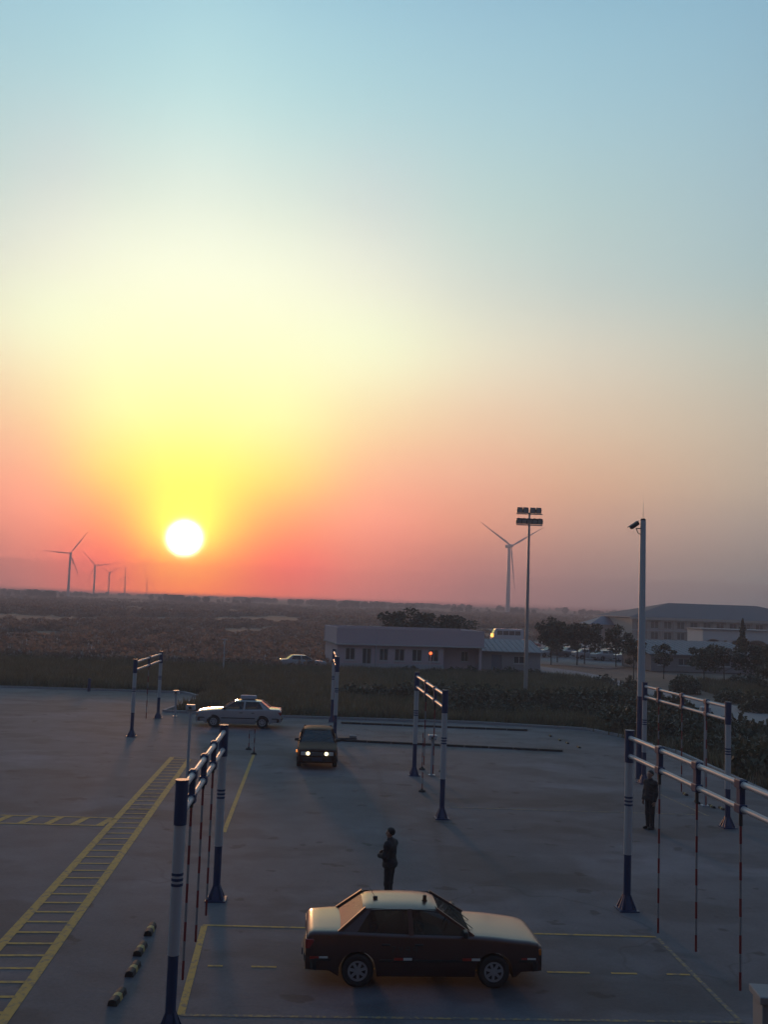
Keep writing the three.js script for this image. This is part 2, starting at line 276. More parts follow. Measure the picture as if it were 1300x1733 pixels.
// short sensor posts with a sunlit head
function sensorPost(x, z, h, label) {
  const t = thing('sensor_post', label, 'post', [x, 0, z], 0, 'short sensor posts');
  mesh('pole', cyl(0.055, 0.05, h - 0.2), M.grey, t); mesh('base_plate', box(0.26, 0.03, 0.26, 0, 0.015, 0), M.grey, t);
  const hd = mesh('head', rbox(0.34, 0.2, 0.26, 0.03, 0, h - 0.1, 0), M.white, t); mesh('lens', new THREE.CylinderGeometry(0.05, 0.06, 0.05, 14).rotateX(Math.PI / 2).translate(0, h - 0.11, 0.15), M.black, hd);
}
sensorPost(-7.0, -38.2, 2.78, 'tall grey sensor post left of the near left frame');
sensorPost(-11.42, -57.6, 1.45, 'low sensor post left of the white sedan');
sensorPost(11.86, -36.7, 3.5, 'tall sensor post standing inside the far right frame');
sensorPost(2.28, -41.1, 1.6, 'low sensor post inside the middle frame');
{
  const t = thing('bollard', 'small dark blue bollard on the far left kerb', 'bollard', [-19.9, 0, -70.0]); mesh('shaft', cyl(0.11, 0.1, 0.85), M.blue, t); mesh('cap', new THREE.SphereGeometry(0.1, 12, 8).scale(1, 0.5, 1).translate(0, 0.85, 0), M.blue, t);
  const p = thing('thin_post', 'thin pale post in the grass behind the white sedan', 'post', [-14.0, 0, -91.5]); mesh('pole', cyl(0.06, 0.045, 3.0), M.white, p); mesh('crossbar', rbox(0.5, 0.08, 0.08, 0.01, 0, 2.95, 0), M.white, p);
}
// red and white sticks standing in weights
{
  const foot = merge([cyl(0.14, 0.11, 0.07), cyl(0.06, 0.03, 0.06, 0, 0.07, 0)]), seg = cyl(0.02, 0.02, 0.2);
  for (const [x, z, h, l] of [[-5.35, -44.9, 5, 'red and white stick at the far end of the slanting yellow line'], [-5.75, -46.2, 4, 'shorter stick beside the slanting yellow line'], [1.95, -42.4, 7, 'tall red and white stick left of the low sensor post'], [2.75, -42.0, 6, 'red and white stick right of the low sensor post'], [1.75, -37.5, 3, 'short stick under the middle frame']]) {
    const t = thing('marker_stick', l, 'marker pole', [x, 0, z], 0, 'standing marker sticks'); mesh('weight', foot, M.rubber, t);
    for (let i = 0; i < h; i++) mesh(i % 2 ? 'white_section' : 'red_section', seg, i % 2 ? M.pale : M.red, t).position.y = 0.1 + i * 0.2;
  }
}
// black and yellow rubber stops laid in rows
{
  const sh = new THREE.Shape(); sh.moveTo(-0.09, 0); sh.lineTo(-0.07, 0.09); sh.quadraticCurveTo(0, 0.14, 0.07, 0.09); sh.lineTo(0.09, 0); sh.closePath();
  const piece = (a, b) => new THREE.ExtrudeGeometry(sh, { depth: b - a, bevelEnabled: true, bevelSize: 0.008, bevelThickness: 0.008, bevelSegments: 1 }).translate(0, 0, a);
  const e0 = piece(-0.34, -0.09), e1 = piece(0.1, 0.34), mid = piece(-0.072, 0.082);
  const rows = [['rubber stop left of the near left frame', [[-4.25, -17.75], [-4.3, -19.05], [-4.42, -20.1], [-4.49, -21.25]], 0.85], ['small stop beyond the dark kerb bars', [[9.33, -54.6], [9.56, -53.05], [9.76, -52.0], [10.07, -50.6]], 0.62], ['small stop beside the far right frame', [[11.78, -38.75], [11.74, -37.2], [12.05, -36.5], [12.3, -36.2]], 0.62]];
  for (const [l, list, s] of rows) list.forEach(([x, z], i) => {
    const t = thing('rubber_stop', (l.startsWith('rubber') ? 'black and yellow ' : '') + l + ', ' + (i ? ['', 'second', 'third', 'farthest'][i] : 'nearest') + ' of the row', 'wheel stop', [x, 0, z], -0.04 + i * 0.03, 'black and yellow rubber stops'); t.scale.setScalar(s);
    mesh('end_block', e0, M.rubber, t); mesh('end_block', e1, M.rubber, t); mesh('middle_block', mid, M.yellow, t);
  });
}
// long dark bars on the paving behind the middle frame
for (const [a, b, l] of [[[-1.6, -49.95], [9.0, -49.02], 'long dark kerb bar on the paving, nearer of two'], [[-2.0, -57.0], [8.4, -56.55], 'long dark kerb bar on the paving, farther of two']]) {
  const d = V(b[0] - a[0], 0, b[1] - a[1]), L = d.length(), t = thing('kerb_bar', l, 'kerb', [a[0], 0, a[1]], Math.atan2(-d.z, d.x), 'dark kerb bars'), n = 9, g = rbox(L / n - 0.02, 0.1, 0.18, 0.03, 0, 0.05, 0);
  for (let i = 0; i < n; i++) mesh('bar_section', g, M.rubber, t).position.x = (i + 0.5) * L / n;
}
{
  const t = thing('weight_block', 'dark weight block at the foot of the frame seen end on', 'block', [-1.45, 0, -50.2], 0.1);
  mesh('block', rbox(1.0, 0.16, 0.5, 0.04, 0, 0.08, 0), M.rubber, t); mesh('cap', rbox(0.35, 0.12, 0.3, 0.03, 0.3, 0.215, 0), M.conc, t);
}

// ---------------------------------------------------------------- masts
{
  const t = thing('floodlight_mast', 'thin floodlight mast with two rows of lamps on top', 'light mast', [11.6, 0, -79.7]);
  mesh('mast', cyl(0.17, 0.085, 14.3, 0, 0, 0, 18), M.steel, t); mesh('foot_plate', merge([box(0.6, 0.04, 0.6, 0, 0.02, 0), cyl(0.24, 0.18, 0.25)]), M.steel, t);
  const lampHousing = merge([rbox(0.42, 0.4, 0.2, 0.03), new THREE.CylinderGeometry(0.1, 0.16, 0.14, 12).rotateX(Math.PI / 2).translate(0, 0, -0.16)]), lens = box(0.36, 0.34, 0.012, 0, 0, 0.107), yoke = merge([box(0.03, 0.3, 0.05, -0.23, -0.1, 0), box(0.03, 0.3, 0.05, 0.23, -0.1, 0), box(0.49, 0.03, 0.05, 0, -0.24, 0)]);
  for (const [y, xs, tilt] of [[14.5, [-0.78, -0.32, 0.24, 0.7], 0.35], [13.62, [-0.83, -0.42, 0, 0.42, 0.83], 0.55]]) {
    mesh('crossarm', rbox(2.1, 0.09, 0.09, 0.01, 0, y - 0.3, 0), M.steel, t);
    for (const x of xs) { const h = mesh('floodlight', lampHousing, M.black, t); h.position.set(x, y, 0.16); h.rotation.x = tilt; mesh('lens', lens, M.grey, h); mesh('yoke', yoke, M.steel, h); }
  }
}
{
  const t = thing('camera_pole', 'tall grey pole with a security camera and blue foot', 'camera pole', [10.9, 0, -42.0]);
  mesh('pole', cyl(0.16, 0.115, 7.3, 0, 3.35, 0, 20), std(lin(0.34, 0.36, 0.38), 0.5), t); mesh('lower_section', cyl(0.175, 0.162, 3.35, 0, 0, 0, 20), M.blue, t); mesh('cap', cyl(0.12, 0.09, 0.08, 0, 10.64, 0), M.black, t);
  mesh('lightning_rod', cyl(0.012, 0.006, 0.7, 0, 10.7, 0, 6), M.steel, t);
  const arm = mesh('bracket', merge([tube(V(0, 10.3, 0), V(-0.3, 10.3, 0.04), 0.022), tube(V(-0.3, 10.3, 0.04), V(-0.22, 10.12, 0.02), 0.018), tube(V(-0.22, 10.12, 0.02), V(0, 9.98, 0), 0.018)]), M.black, t);
  const cam = mesh('security_camera', merge([rbox(0.15, 0.14, 0.44, 0.03), rbox(0.18, 0.02, 0.56, 0.008, 0, 0.085, 0.04)]), M.black, t); cam.position.set(-0.36, 10.42, 0.04); cam.rotation.set(0.55, -1.15, 0, 'YXZ');
  mesh('lens', new THREE.CylinderGeometry(0.045, 0.045, 0.04, 14).rotateX(Math.PI / 2).translate(0, 0, 0.23), M.rubber, cam); void arm;
}
{
  const t = thing('gate_pillar', 'square pale concrete pillar in the lower right corner', 'pillar', [5.32, 0, -13.62], -0.06);
  mesh('shaft', rbox(0.42, 1.9, 0.42, 0.02, 0, 0.95, 0), M.conc, t); mesh('cap', rbox(0.5, 0.1, 0.5, 0.02, 0, 1.95, 0), M.conc, t); mesh('plinth', rbox(0.52, 0.2, 0.52, 0.02, 0, 0.1, 0), M.conc, t);
}
{
  const t = thing('warning_light', 'small red lamp on a thin post before the low building', 'lamp', [5.0, 0, -98]);
  mesh('post', cyl(0.05, 0.04, 1.9), M.grey, t); mesh('lamp', new THREE.SphereGeometry(0.16, 14, 10).translate(0, 2.02, 0), std(lin(0.5, 0.05, 0.02), 0.4, { emissive: lin(1, 0.16, 0.05), emissiveIntensity: 1.6 }), t);
  const l = new THREE.PointLight(lin(1, 0.2, 0.06), 0.5, 0, 2); l.name = 'lamp_glow'; l.position.set(0, 2.02, 0.22); l.castShadow = true; t.add(l);
}

// ---------------------------------------------------------------- sedans
const lerpT = (T, x) => { let i = 0; while (i < T.length - 2 && x > T[i + 1][0]) i++; const [a, b] = [T[i], T[i + 1]], t = Math.min(1, Math.max(0, (x - a[0]) / (b[0] - a[0]))); return a[1] + (b[1] - a[1]) * t; };
const AX = [-1.27, 1.28], ARCH = 0.355, TOPLINE = [[-2.24, 0.86], [-2.2, 0.94], [-2.1, 0.965], [-1.62, 0.985], [-0.4, 0.95], [0.9, 0.925], [1.3, 0.9], [1.95, 0.83], [2.13, 0.79], [2.2, 0.74]];
function loft(rings, closed = true, caps = true) {
  const n = rings[0].length, pos = rings.flatMap((r) => r.flatMap((p) => [p.x, p.y, p.z])), idx = [], m = closed ? n : n - 1;
  for (let i = 0; i < rings.length - 1; i++) for (let j = 0; j < m; j++) { const a = i * n + j, b = i * n + (j + 1) % n, c = a + n, d = b + n; idx.push(a, b, d, a, d, c); }
  if (caps) for (const [r, flip] of [[0, 1], [rings.length - 1, 0]]) { const c = pos.length / 3, q = rings[r].reduce((s, p) => s.add(p), V(0, 0, 0)).multiplyScalar(1 / n); pos.push(q.x, q.y, q.z); for (let j = 0; j < n; j++) { const a = r * n + j, b = r * n + (j + 1) % n; idx.push(...(flip ? [c, b, a] : [c, a, b])); } }
  const g = new THREE.BufferGeometry(); g.setAttribute('position', new THREE.Float32BufferAttribute(pos, 3)); g.setIndex(idx); g.computeVertexNormals(); return toCreasedNormals(g, 0.55);
}
const carGeo = (() => {
  const halfW = (x, y) => 0.838 * (1 - 0.085 * sstep(1.45, 2.27, Math.abs(x)) ** 1.5) * (y < 0.5 ? 1 - 0.05 * ((0.5 - y) / 0.3) ** 2 : 1 - 0.055 * ((y - 0.5) / 0.45) ** 2);
  const bottom = (x) => { let b = Math.abs(x) > 1.75 ? 0.3 : 0.2; for (const a of AX) { const d = Math.abs(x - a); if (d < ARCH) b = Math.max(b, 0.3 + Math.sqrt(ARCH * ARCH - d * d)); } return b; };
  const xs = new Set([-2.24, -2.22, -2.17, -2.1, -1.95, -1.8, -1.62, -0.6, -0.3, 0, 0.3, 0.6, 0.9, 1.7, 1.8, 1.95, 2.06, 2.13, 2.17, 2.2]);
  for (const a of AX) for (let k = 0; k <= 16; k++) xs.add(+(a - ARCH * Math.cos(Math.PI * k / 16)).toFixed(4)); for (const a of AX) { xs.add(a - ARCH - 0.004); xs.add(a + ARCH + 0.004); }
  const rings = [...xs].sort((a, b) => a - b).map((x) => {
    const b = bottom(x), t = lerpT(TOPLINE, x), half = [];
    const end = Math.max(sstep(2.12, 2.2, x), sstep(2.15, 2.24, -x)) * 0.03;
    for (let k = 0; k <= 6; k++) { const y = b + (t - 0.07 - b) * k / 6; half.push([halfW(x, y) - end, y]); }
    const w = halfW(x, t - 0.07) - end; for (const a of [0.35, 0.8, 1.2]) half.push([w - 0.06 * (1 - Math.cos(a)), t - 0.07 + 0.07 * Math.sin(a)]);
    for (const f of [0.86, 0.6, 0.3]) half.push([w * f, t + 0.022 * (1 - f * f)]);
    return [...half.map(([z, y]) => V(x, y, z)), V(x, t + 0.024, 0), ...half.reverse().map(([z, y]) => V(x, y, -z))];
  });
  const g = { body: loft(rings) };
  const A0 = (s) => V(0.9, 0.92, 0.735 * s), A1 = (s) => V(0.2, 1.355, 0.565 * s), C0 = (s) => V(-1.64, 0.965, 0.725 * s), C1 = (s) => V(-1.14, 1.355, 0.56 * s), B0 = (s) => V(-0.28, 0.93, 0.775 * s), B1 = (s) => V(-0.32, 1.36, 0.6 * s);
  const rr = []; for (let k = 0; k <= 14; k++) { const u = k / 14, x = -1.18 + 1.42 * u, e = Math.sin(Math.PI * Math.min(1, Math.max(0, u))) ** 0.35, y = 1.352 + 0.055 * e, w = 0.585 + 0.02 * e, r = []; for (let j = 0; j <= 12; j++) { const f = j / 6 - 1; r.push(V(x, y - 0.05 * Math.abs(f) ** 3.2, w * f)); } for (let j = 12; j >= 0; j--) { const f = j / 6 - 1; r.push(V(x, y - 0.05 * Math.abs(f) ** 3.2 - 0.035, w * f * 0.97)); } rr.push(r); }
  g.roof = loft(rr);
  g.pillars = [1, -1].map((s) => [bar(A0(s), A1(s), 0.05, 0.06), bar(B0(s), B1(s), 0.09, 0.03), bar(C0(s), C1(s), 0.06, 0.06),
    // the broad rear quarter
    quad(C0(s).add(V(0, 0, 0.012 * s)), C1(s).add(V(0, 0, 0.012 * s)), V(-1.02, 1.36, 0.577 * s), V(-1.3, 0.97, 0.755 * s))]).flat();
  const inn = 0.012; g.windscreen = quad(A0(1), A0(-1), A1(-1), A1(1)); g.rear = quad(C0(-1), C0(1), C1(1), C1(-1));
  g.sides = [1, -1].flatMap((s) => [quad(V(0.84, 0.925, (0.76 - inn) * s), V(-0.24, 0.93, (0.775 - inn) * s), V(-0.28, 1.36, (0.6 - inn) * s), V(0.18, 1.355, (0.577 - inn) * s)), quad(V(-0.33, 0.93, (0.775 - inn) * s), V(-1.3, 0.97, (0.757 - inn) * s), V(-1.03, 1.36, (0.58 - inn) * s), V(-0.36, 1.36, (0.6 - inn) * s))]);
  g.seats = merge([...[1, -1].flatMap((s) => [rbox(0.16, 0.5, 0.5, 0.05, -0.1, 0.86, 0.37 * s), rbox(0.09, 0.18, 0.26, 0.04, -0.14, 1.2, 0.37 * s), rbox(0.09, 0.14, 0.26, 0.04, -0.98, 1.12, 0.37 * s)]), rbox(0.16, 0.4, 1.3, 0.05, -0.98, 0.9, 0)]);
  g.wheelRing = new THREE.TorusGeometry(0.175, 0.02, 6, 26).translate(0.42, 1.0, -0.37);
  g.steer = new THREE.TorusGeometry(0.17, 0.014, 6, 22).rotateY(Math.PI / 2).rotateZ(-0.4).translate(0.38, 0.99, 0.36);
  const bumper = (x, s) => { const r = []; for (let k = 0; k <= 12; k++) { const f = k / 6 - 1, c = x + s * (-0.16 * Math.abs(f) ** 4), z = 0.83 * f; r.push([[0, 0.02], [0.07, 0.05], [0.08, 0.2], [0, 0.22]].map(([dx, y]) => V(c + s * dx, 0.29 + y, z))); } return loft(r); };
  g.front = bumper(2.17, 1); g.back = bumper(-2.2, -1);
  // doors stand a few millimetres proud, so that their gaps show
  const door = (pts) => [1, -1].map((s) => { const n = [], N = 8, pos = [], idx = []; for (let j = 0; j <= N; j++) { const v = j / N, a = pts[0].map((q, i) => q + (pts[3][i] - q) * v), b = pts[1].map((q, i) => q + (pts[2][i] - q) * v); n.push([a, b]); } n.forEach(([a, b]) => { for (const p of [a, b]) pos.push(p[0], p[1], (halfW(p[0], p[1]) + 0.007) * s); }); for (let j = 0; j < N; j++) idx.push(2 * j, 2 * j + 1, 2 * j + 3, 2 * j, 2 * j + 3, 2 * j + 2); const q = new THREE.BufferGeometry(); q.setAttribute('position', new THREE.Float32BufferAttribute(pos, 3)); q.setIndex(idx); q.computeVertexNormals(); return q; });
  g.doorF = door([[-0.27, 0.24], [0.83, 0.24], [0.83, 0.85], [-0.27, 0.87]]); g.doorR = door([[-0.9, 0.24], [-0.3, 0.24], [-0.3, 0.87], [-1.1, 0.88]]);
  g.trim = [1, -1].flatMap((s) => [rbox(1.76, 0.05, 0.02, 0.008, -0.0, 0.5, 0.846 * s), rbox(0.42, 0.05, 0.02, 0.008, 1.86, 0.5, 0.815 * s), rbox(0.44, 0.05, 0.02, 0.008, -1.86, 0.5, 0.813 * s)]);
  g.handle = (x, s) => rbox(0.16, 0.035, 0.03, 0.01, x, 0.78, 0.835 * s);
  g.mirror = (s) => merge([rbox(0.09, 0.12, 0.2, 0.03, 0.72, 1.0, 0.86 * s), rbox(0.05, 0.04, 0.12, 0.01, 0.74, 0.95, 0.78 * s)]);
  g.tyre = new THREE.LatheGeometry([[0.185, -0.085], [0.25, -0.095], [0.285, -0.085], [0.3, -0.06], [0.3, 0.06], [0.285, 0.085], [0.25, 0.095], [0.185, 0.085]].map(([r, y]) => new THREE.Vector2(r, y)), 30).rotateX(Math.PI / 2);
  const rim = [cyl(0.19, 0.19, 0.12, 0, -0.05, 0, 26, true).rotateX(Math.PI / 2), new THREE.RingGeometry(0.145, 0.198, 28).translate(0, 0, 0.074), new THREE.CircleGeometry(0.052, 18).translate(0, 0, 0.085), new THREE.RingGeometry(0.05, 0.075, 20).translate(0, 0, 0.078)];
  for (let k = 0; k < 7; k++) rim.push(box(0.052, 0.1, 0.016, 0, 0.115, 0.07).rotateZ(k * 2 * Math.PI / 7));
  g.rim = merge(rim); g.rimBack = new THREE.CircleGeometry(0.19, 24).translate(0, 0, 0.03);
  return g;
})();
const tintGlass = phys(lin(0.16, 0.17, 0.18), 0.03, { transmission: 0.9, thickness: 0, ior: 1.5, specularIntensity: 1 });
const chrome = std(lin(0.5, 0.5, 0.5), 0.3, { metalness: 0.8 }), rimMat = std(lin(0.34, 0.35, 0.37), 0.45, { metalness: 0.35 }), lampGlass = phys(lin(0.5, 0.5, 0.48), 0.12, { clearcoat: 1 }), tailRed = phys(lin(0.28, 0.015, 0.012), 0.2, { clearcoat: 1 }), amber = phys(lin(0.5, 0.14, 0.01), 0.25, { clearcoat: 1 });
function sedan(label, paint, pos, turn, { lit = false, sign = false, group, small = false, marks = false } = {}) {
  const t = thing('sedan', label, 'car', pos, turn, group), g = carGeo;
  const b = mesh('body', g.body, paint, t);
  mesh('roof', g.roof, paint, t); g.pillars.forEach((p, i) => mesh(i % 4 === 3 ? 'rear_quarter' : 'pillar', p, paint, t));
  mesh('windscreen', g.windscreen, tintGlass, t); mesh('rear_window', g.rear, tintGlass, t); for (const s of g.sides) mesh('side_window', s, tintGlass, t);
  mesh('front_bumper', g.front, M.rubber, t); mesh('rear_bumper', g.back, M.rubber, t);
  for (const [x, z, s] of [[AX[0], 0.735, 1], [AX[1], 0.735, 1], [AX[0], -0.735, -1], [AX[1], -0.735, -1]]) {
    const w = mesh('wheel', g.tyre, M.rubber, t); w.position.set(x, 0.3, z); if (s < 0) w.rotation.y = Math.PI; w.rotation.z = x;
    if (!small) { mesh('rim', g.rim, rimMat, w); mesh('brake_disc', g.rimBack, M.dark, w); }
  }
  if (small) return t;
  mesh('seats', g.seats, M.dark, t); mesh('steering_wheel', g.steer, M.black, t); for (const s of g.trim) mesh('side_trim', s, M.rubber, t);
  for (const [set, hx] of [[g.doorF, -0.14], [g.doorR, -0.76]]) set.forEach((d, i) => { const o = mesh('door', d, paint, t); mesh('handle', g.handle(hx, i ? -1 : 1), M.black, o); });
  for (const s of [1, -1]) mesh('mirror', g.mirror(s), M.black, t);
  const gr = mesh('grille', rbox(0.05, 0.15, 0.62, 0.01, 2.19, 0.64, 0), M.black, t); for (let k = 0; k < 4; k++) mesh('grille_bar', box(0.012, 0.01, 0.6, 2.219, 0.59 + k * 0.034, 0), chrome, gr);
  for (const s of [1, -1]) {
    mesh('headlight', rbox(0.05, 0.14, 0.32, 0.015, 2.185, 0.645, 0.5 * s), lampGlass, t); mesh('indicator', rbox(0.1, 0.12, 0.09, 0.015, 2.14, 0.645, 0.72 * s), amber, t);
    mesh('tail_light', merge([rbox(0.05, 0.17, 0.42, 0.015, -2.225, 0.76, 0.53 * s), rbox(0.14, 0.17, 0.03, 0.012, -2.16, 0.76, 0.745 * s)]), tailRed, t);
    if (lit) {
      const lm = mesh('head_lamp_bulb', new THREE.CylinderGeometry(0.07, 0.07, 0.03, 20).rotateZ(Math.PI / 2).translate(2.225, 0.65, 0.37 * s), std(lin(0.8, 0.78, 0.6), 0.3, { emissive: lin(1, 0.86, 0.5), emissiveIntensity: 3.2 }), t);
      const sp = new THREE.SpotLight(lin(1, 0.88, 0.6), 0.35, 0, 0.5, 0.6, 2); sp.name = 'head_lamp_beam'; sp.position.set(2.26, 0.65, 0.37 * s); sp.target.position.set(8, 0.35, 0.37 * s); sp.castShadow = true; sp.shadow.radius = 4; t.add(sp, sp.target); void lm;
    }
  }
  if (lit) mesh('side_indicator', rbox(0.12, 0.1, 0.06, 0.02, 2.05, 0.72, 0.83), std(lin(0.5, 0.14, 0.02), 0.3, { emissive: lin(1, 0.3, 0.06), emissiveIntensity: 0.9 }), t);
  mesh('number_plate', rbox(0.02, 0.13, 0.42, 0.004, 2.27, 0.43, 0), std(lin(0.02, 0.028, 0.06), 0.6), t); mesh('number_plate', rbox(0.02, 0.13, 0.42, 0.004, -2.3, 0.44, 0), std(lin(0.02, 0.028, 0.06), 0.6), t);
  for (const s of [1, -1]) mesh('wiper', tube(V(0.93, 0.955, 0.25 * s + 0.15), V(0.62, 1.11, 0.25 * s - 0.25), 0.008, 0.006, 6), M.black, t);
  if (sign) { const sg = mesh('roof_sign', rbox(0.85, 0.2, 0.3, 0.04, -0.45, 1.53, 0), std(lin(0.3, 0.31, 0.36), 0.6), t); mesh('sign_foot', merge([box(0.7, 0.06, 0.2, -0.45, 1.42, 0)]), M.black, sg); sg.rotation.y = 0; }
  if (marks) {
    // roof: rear seam, small fin aerial, brown beacon; side: red and white reflective tape and four faint characters on the rear door
    mesh('roof_seam', bar(V(-1.03, 1.402, -0.36), V(-1.03, 1.402, 0.36), 0.012, 0.006), M.black, t);
    mesh('aerial', merge([rbox(0.09, 0.05, 0.045, 0.015, -0.93, 1.42, 0.1), tube(V(-0.93, 1.43, 0.1), V(-1.05, 1.6, 0.1), 0.005, 0.003, 6)]), M.black, t);
    const bc = mesh('beacon', merge([cyl(0.055, 0.05, 0.03, 0.02, 1.385, 0.18), rbox(0.07, 0.1, 0.07, 0.02, 0.02, 1.455, 0.18)]), std(lin(0.06, 0.03, 0.015), 0.4), t); void bc;
    const rd = std(lin(0.32, 0.03, 0.02), 0.35), wh = std(lin(0.5, 0.52, 0.5), 0.35);
    for (const [x, z] of [[-1.98, 0.814], [-0.42, 0.862], [0.86, 0.862], [1.92, 0.816]]) { mesh('red_reflector', rbox(0.17, 0.045, 0.008, 0.002, x - 0.1, 0.535, z), rd, t); mesh('white_reflector', rbox(0.16, 0.045, 0.008, 0.002, x + 0.07, 0.535, z), wh, t); }
    const ink = std(lin(0.05, 0.047, 0.042), 0.7), st = (x, y, dx, dy) => bar(V(x, y, 0.851), V(x + dx, y + dy, 0.851), 0.016, 0.003);
    [[[-0.04, 0.05, 0.08, 0], [0.04, 0.05, -0.06, -0.1]], [[-0.04, 0.05, 0.04, -0.05], [0.04, 0.05, -0.04, -0.05], [0, 0, 0, -0.05]], [[-0.03, 0.05, 0.06, 0], [0.03, 0.05, 0, -0.1], [-0.03, 0.05, 0, -0.05], [-0.03, 0, 0.06, 0]], [[-0.03, 0.05, 0.06, 0], [0.03, 0.05, 0, -0.1], [-0.03, 0.05, 0, -0.05], [-0.03, 0, 0.06, 0]]].forEach((l, i) => mesh('door_character', merge(l.map(([x, y, dx, dy]) => st(-0.62 + i * 0.135 + x, 0.7 + y, dx, dy))), ink, t));
  }
  void b; return t;
}
const paintOf = (c, r = 0.3) => phys(c, r, { clearcoat: 1, clearcoatRoughness: 0.06 });
const maroon = phys(lin(0.075, 0.04, 0.035), 0.42, { metalness: 0.5, clearcoat: 0.6, clearcoatRoughness: 0.16 }), brown = phys(lin(0.03, 0.012, 0.01), 0.62, { specularIntensity: 0.4, specularColor: lin(1, 0.75, 0.65) }), whiteP = paintOf(lin(0.25, 0.245, 0.26), 0.45);
sedan('glossy dark maroon sedan parked side on in the yellow bay', maroon, [0.98, 0, -19.54], 0.075, { marks: true }).scale.set(0.97, 0.965, 1);
sedan('dark brown sedan driving towards the camera with headlights lit', brown, [-2.5, 0, -43.6], -Math.PI / 2 + 0.06, { lit: true });
sedan('white sedan with a sign on its roof facing left', whiteP, [-7.35, 0, -54.4], Math.PI + 0.06, { sign: true });

// ---------------------------------------------------------------- people
function sdfMesh(fn, lo, hi, res) {   // fn(x, y, z) < 0 inside; meshed on a grid between the corners lo and hi
  const mc = new MarchingCubes(res, undefined, false, false, 120000), h = res / 2, c = lo.clone().add(hi).multiplyScalar(0.5), e = hi.clone().sub(lo).multiplyScalar(0.5);
  mc.isolation = 0;
  for (let k = 0; k < res; k++) for (let j = 0; j < res; j++) for (let i = 0; i < res; i++) mc.field[i + j * res + k * res * res] = -fn(c.x + e.x * (i - h) / h, c.y + e.y * (j - h) / h, c.z + e.z * (k - h) / h);
  mc.update();
  let g = new THREE.BufferGeometry(); g.setAttribute('position', new THREE.BufferAttribute(mc.positionArray.slice(0, mc.count * 3), 3)); g.scale(e.x, e.y, e.z).translate(c.x, c.y, c.z);
  g = mergeVertices(g, 1e-4); g.computeVertexNormals(); return g;
}
const capsule = (a, b, r0, r1) => { const bx = b[0] - a[0], by = b[1] - a[1], bz = b[2] - a[2], L = bx * bx + by * by + bz * bz; return (x, y, z) => { const t = Math.min(1, Math.max(0, ((x - a[0]) * bx + (y - a[1]) * by + (z - a[2]) * bz) / L)); return Math.hypot(x - a[0] - bx * t, y - a[1] - by * t, z - a[2] - bz * t) - (r0 + (r1 - r0) * t); }; };
const ellipsoid = (c, r) => (x, y, z) => { const k = Math.hypot((x - c[0]) / r[0], (y - c[1]) / r[1], (z - c[2]) / r[2]); return (k - 1) * Math.min(...r); };
const blend = (list, k) => (x, y, z) => { let d = 9; for (const f of list) { const e = f(x, y, z); if (d > 8) d = e; else { const h = Math.max(0, k - Math.abs(d - e)) / k; d = Math.min(d, e) - h * h * k / 4; } } return d; };
const flip = ([x, y, z]) => [-x, y, z];
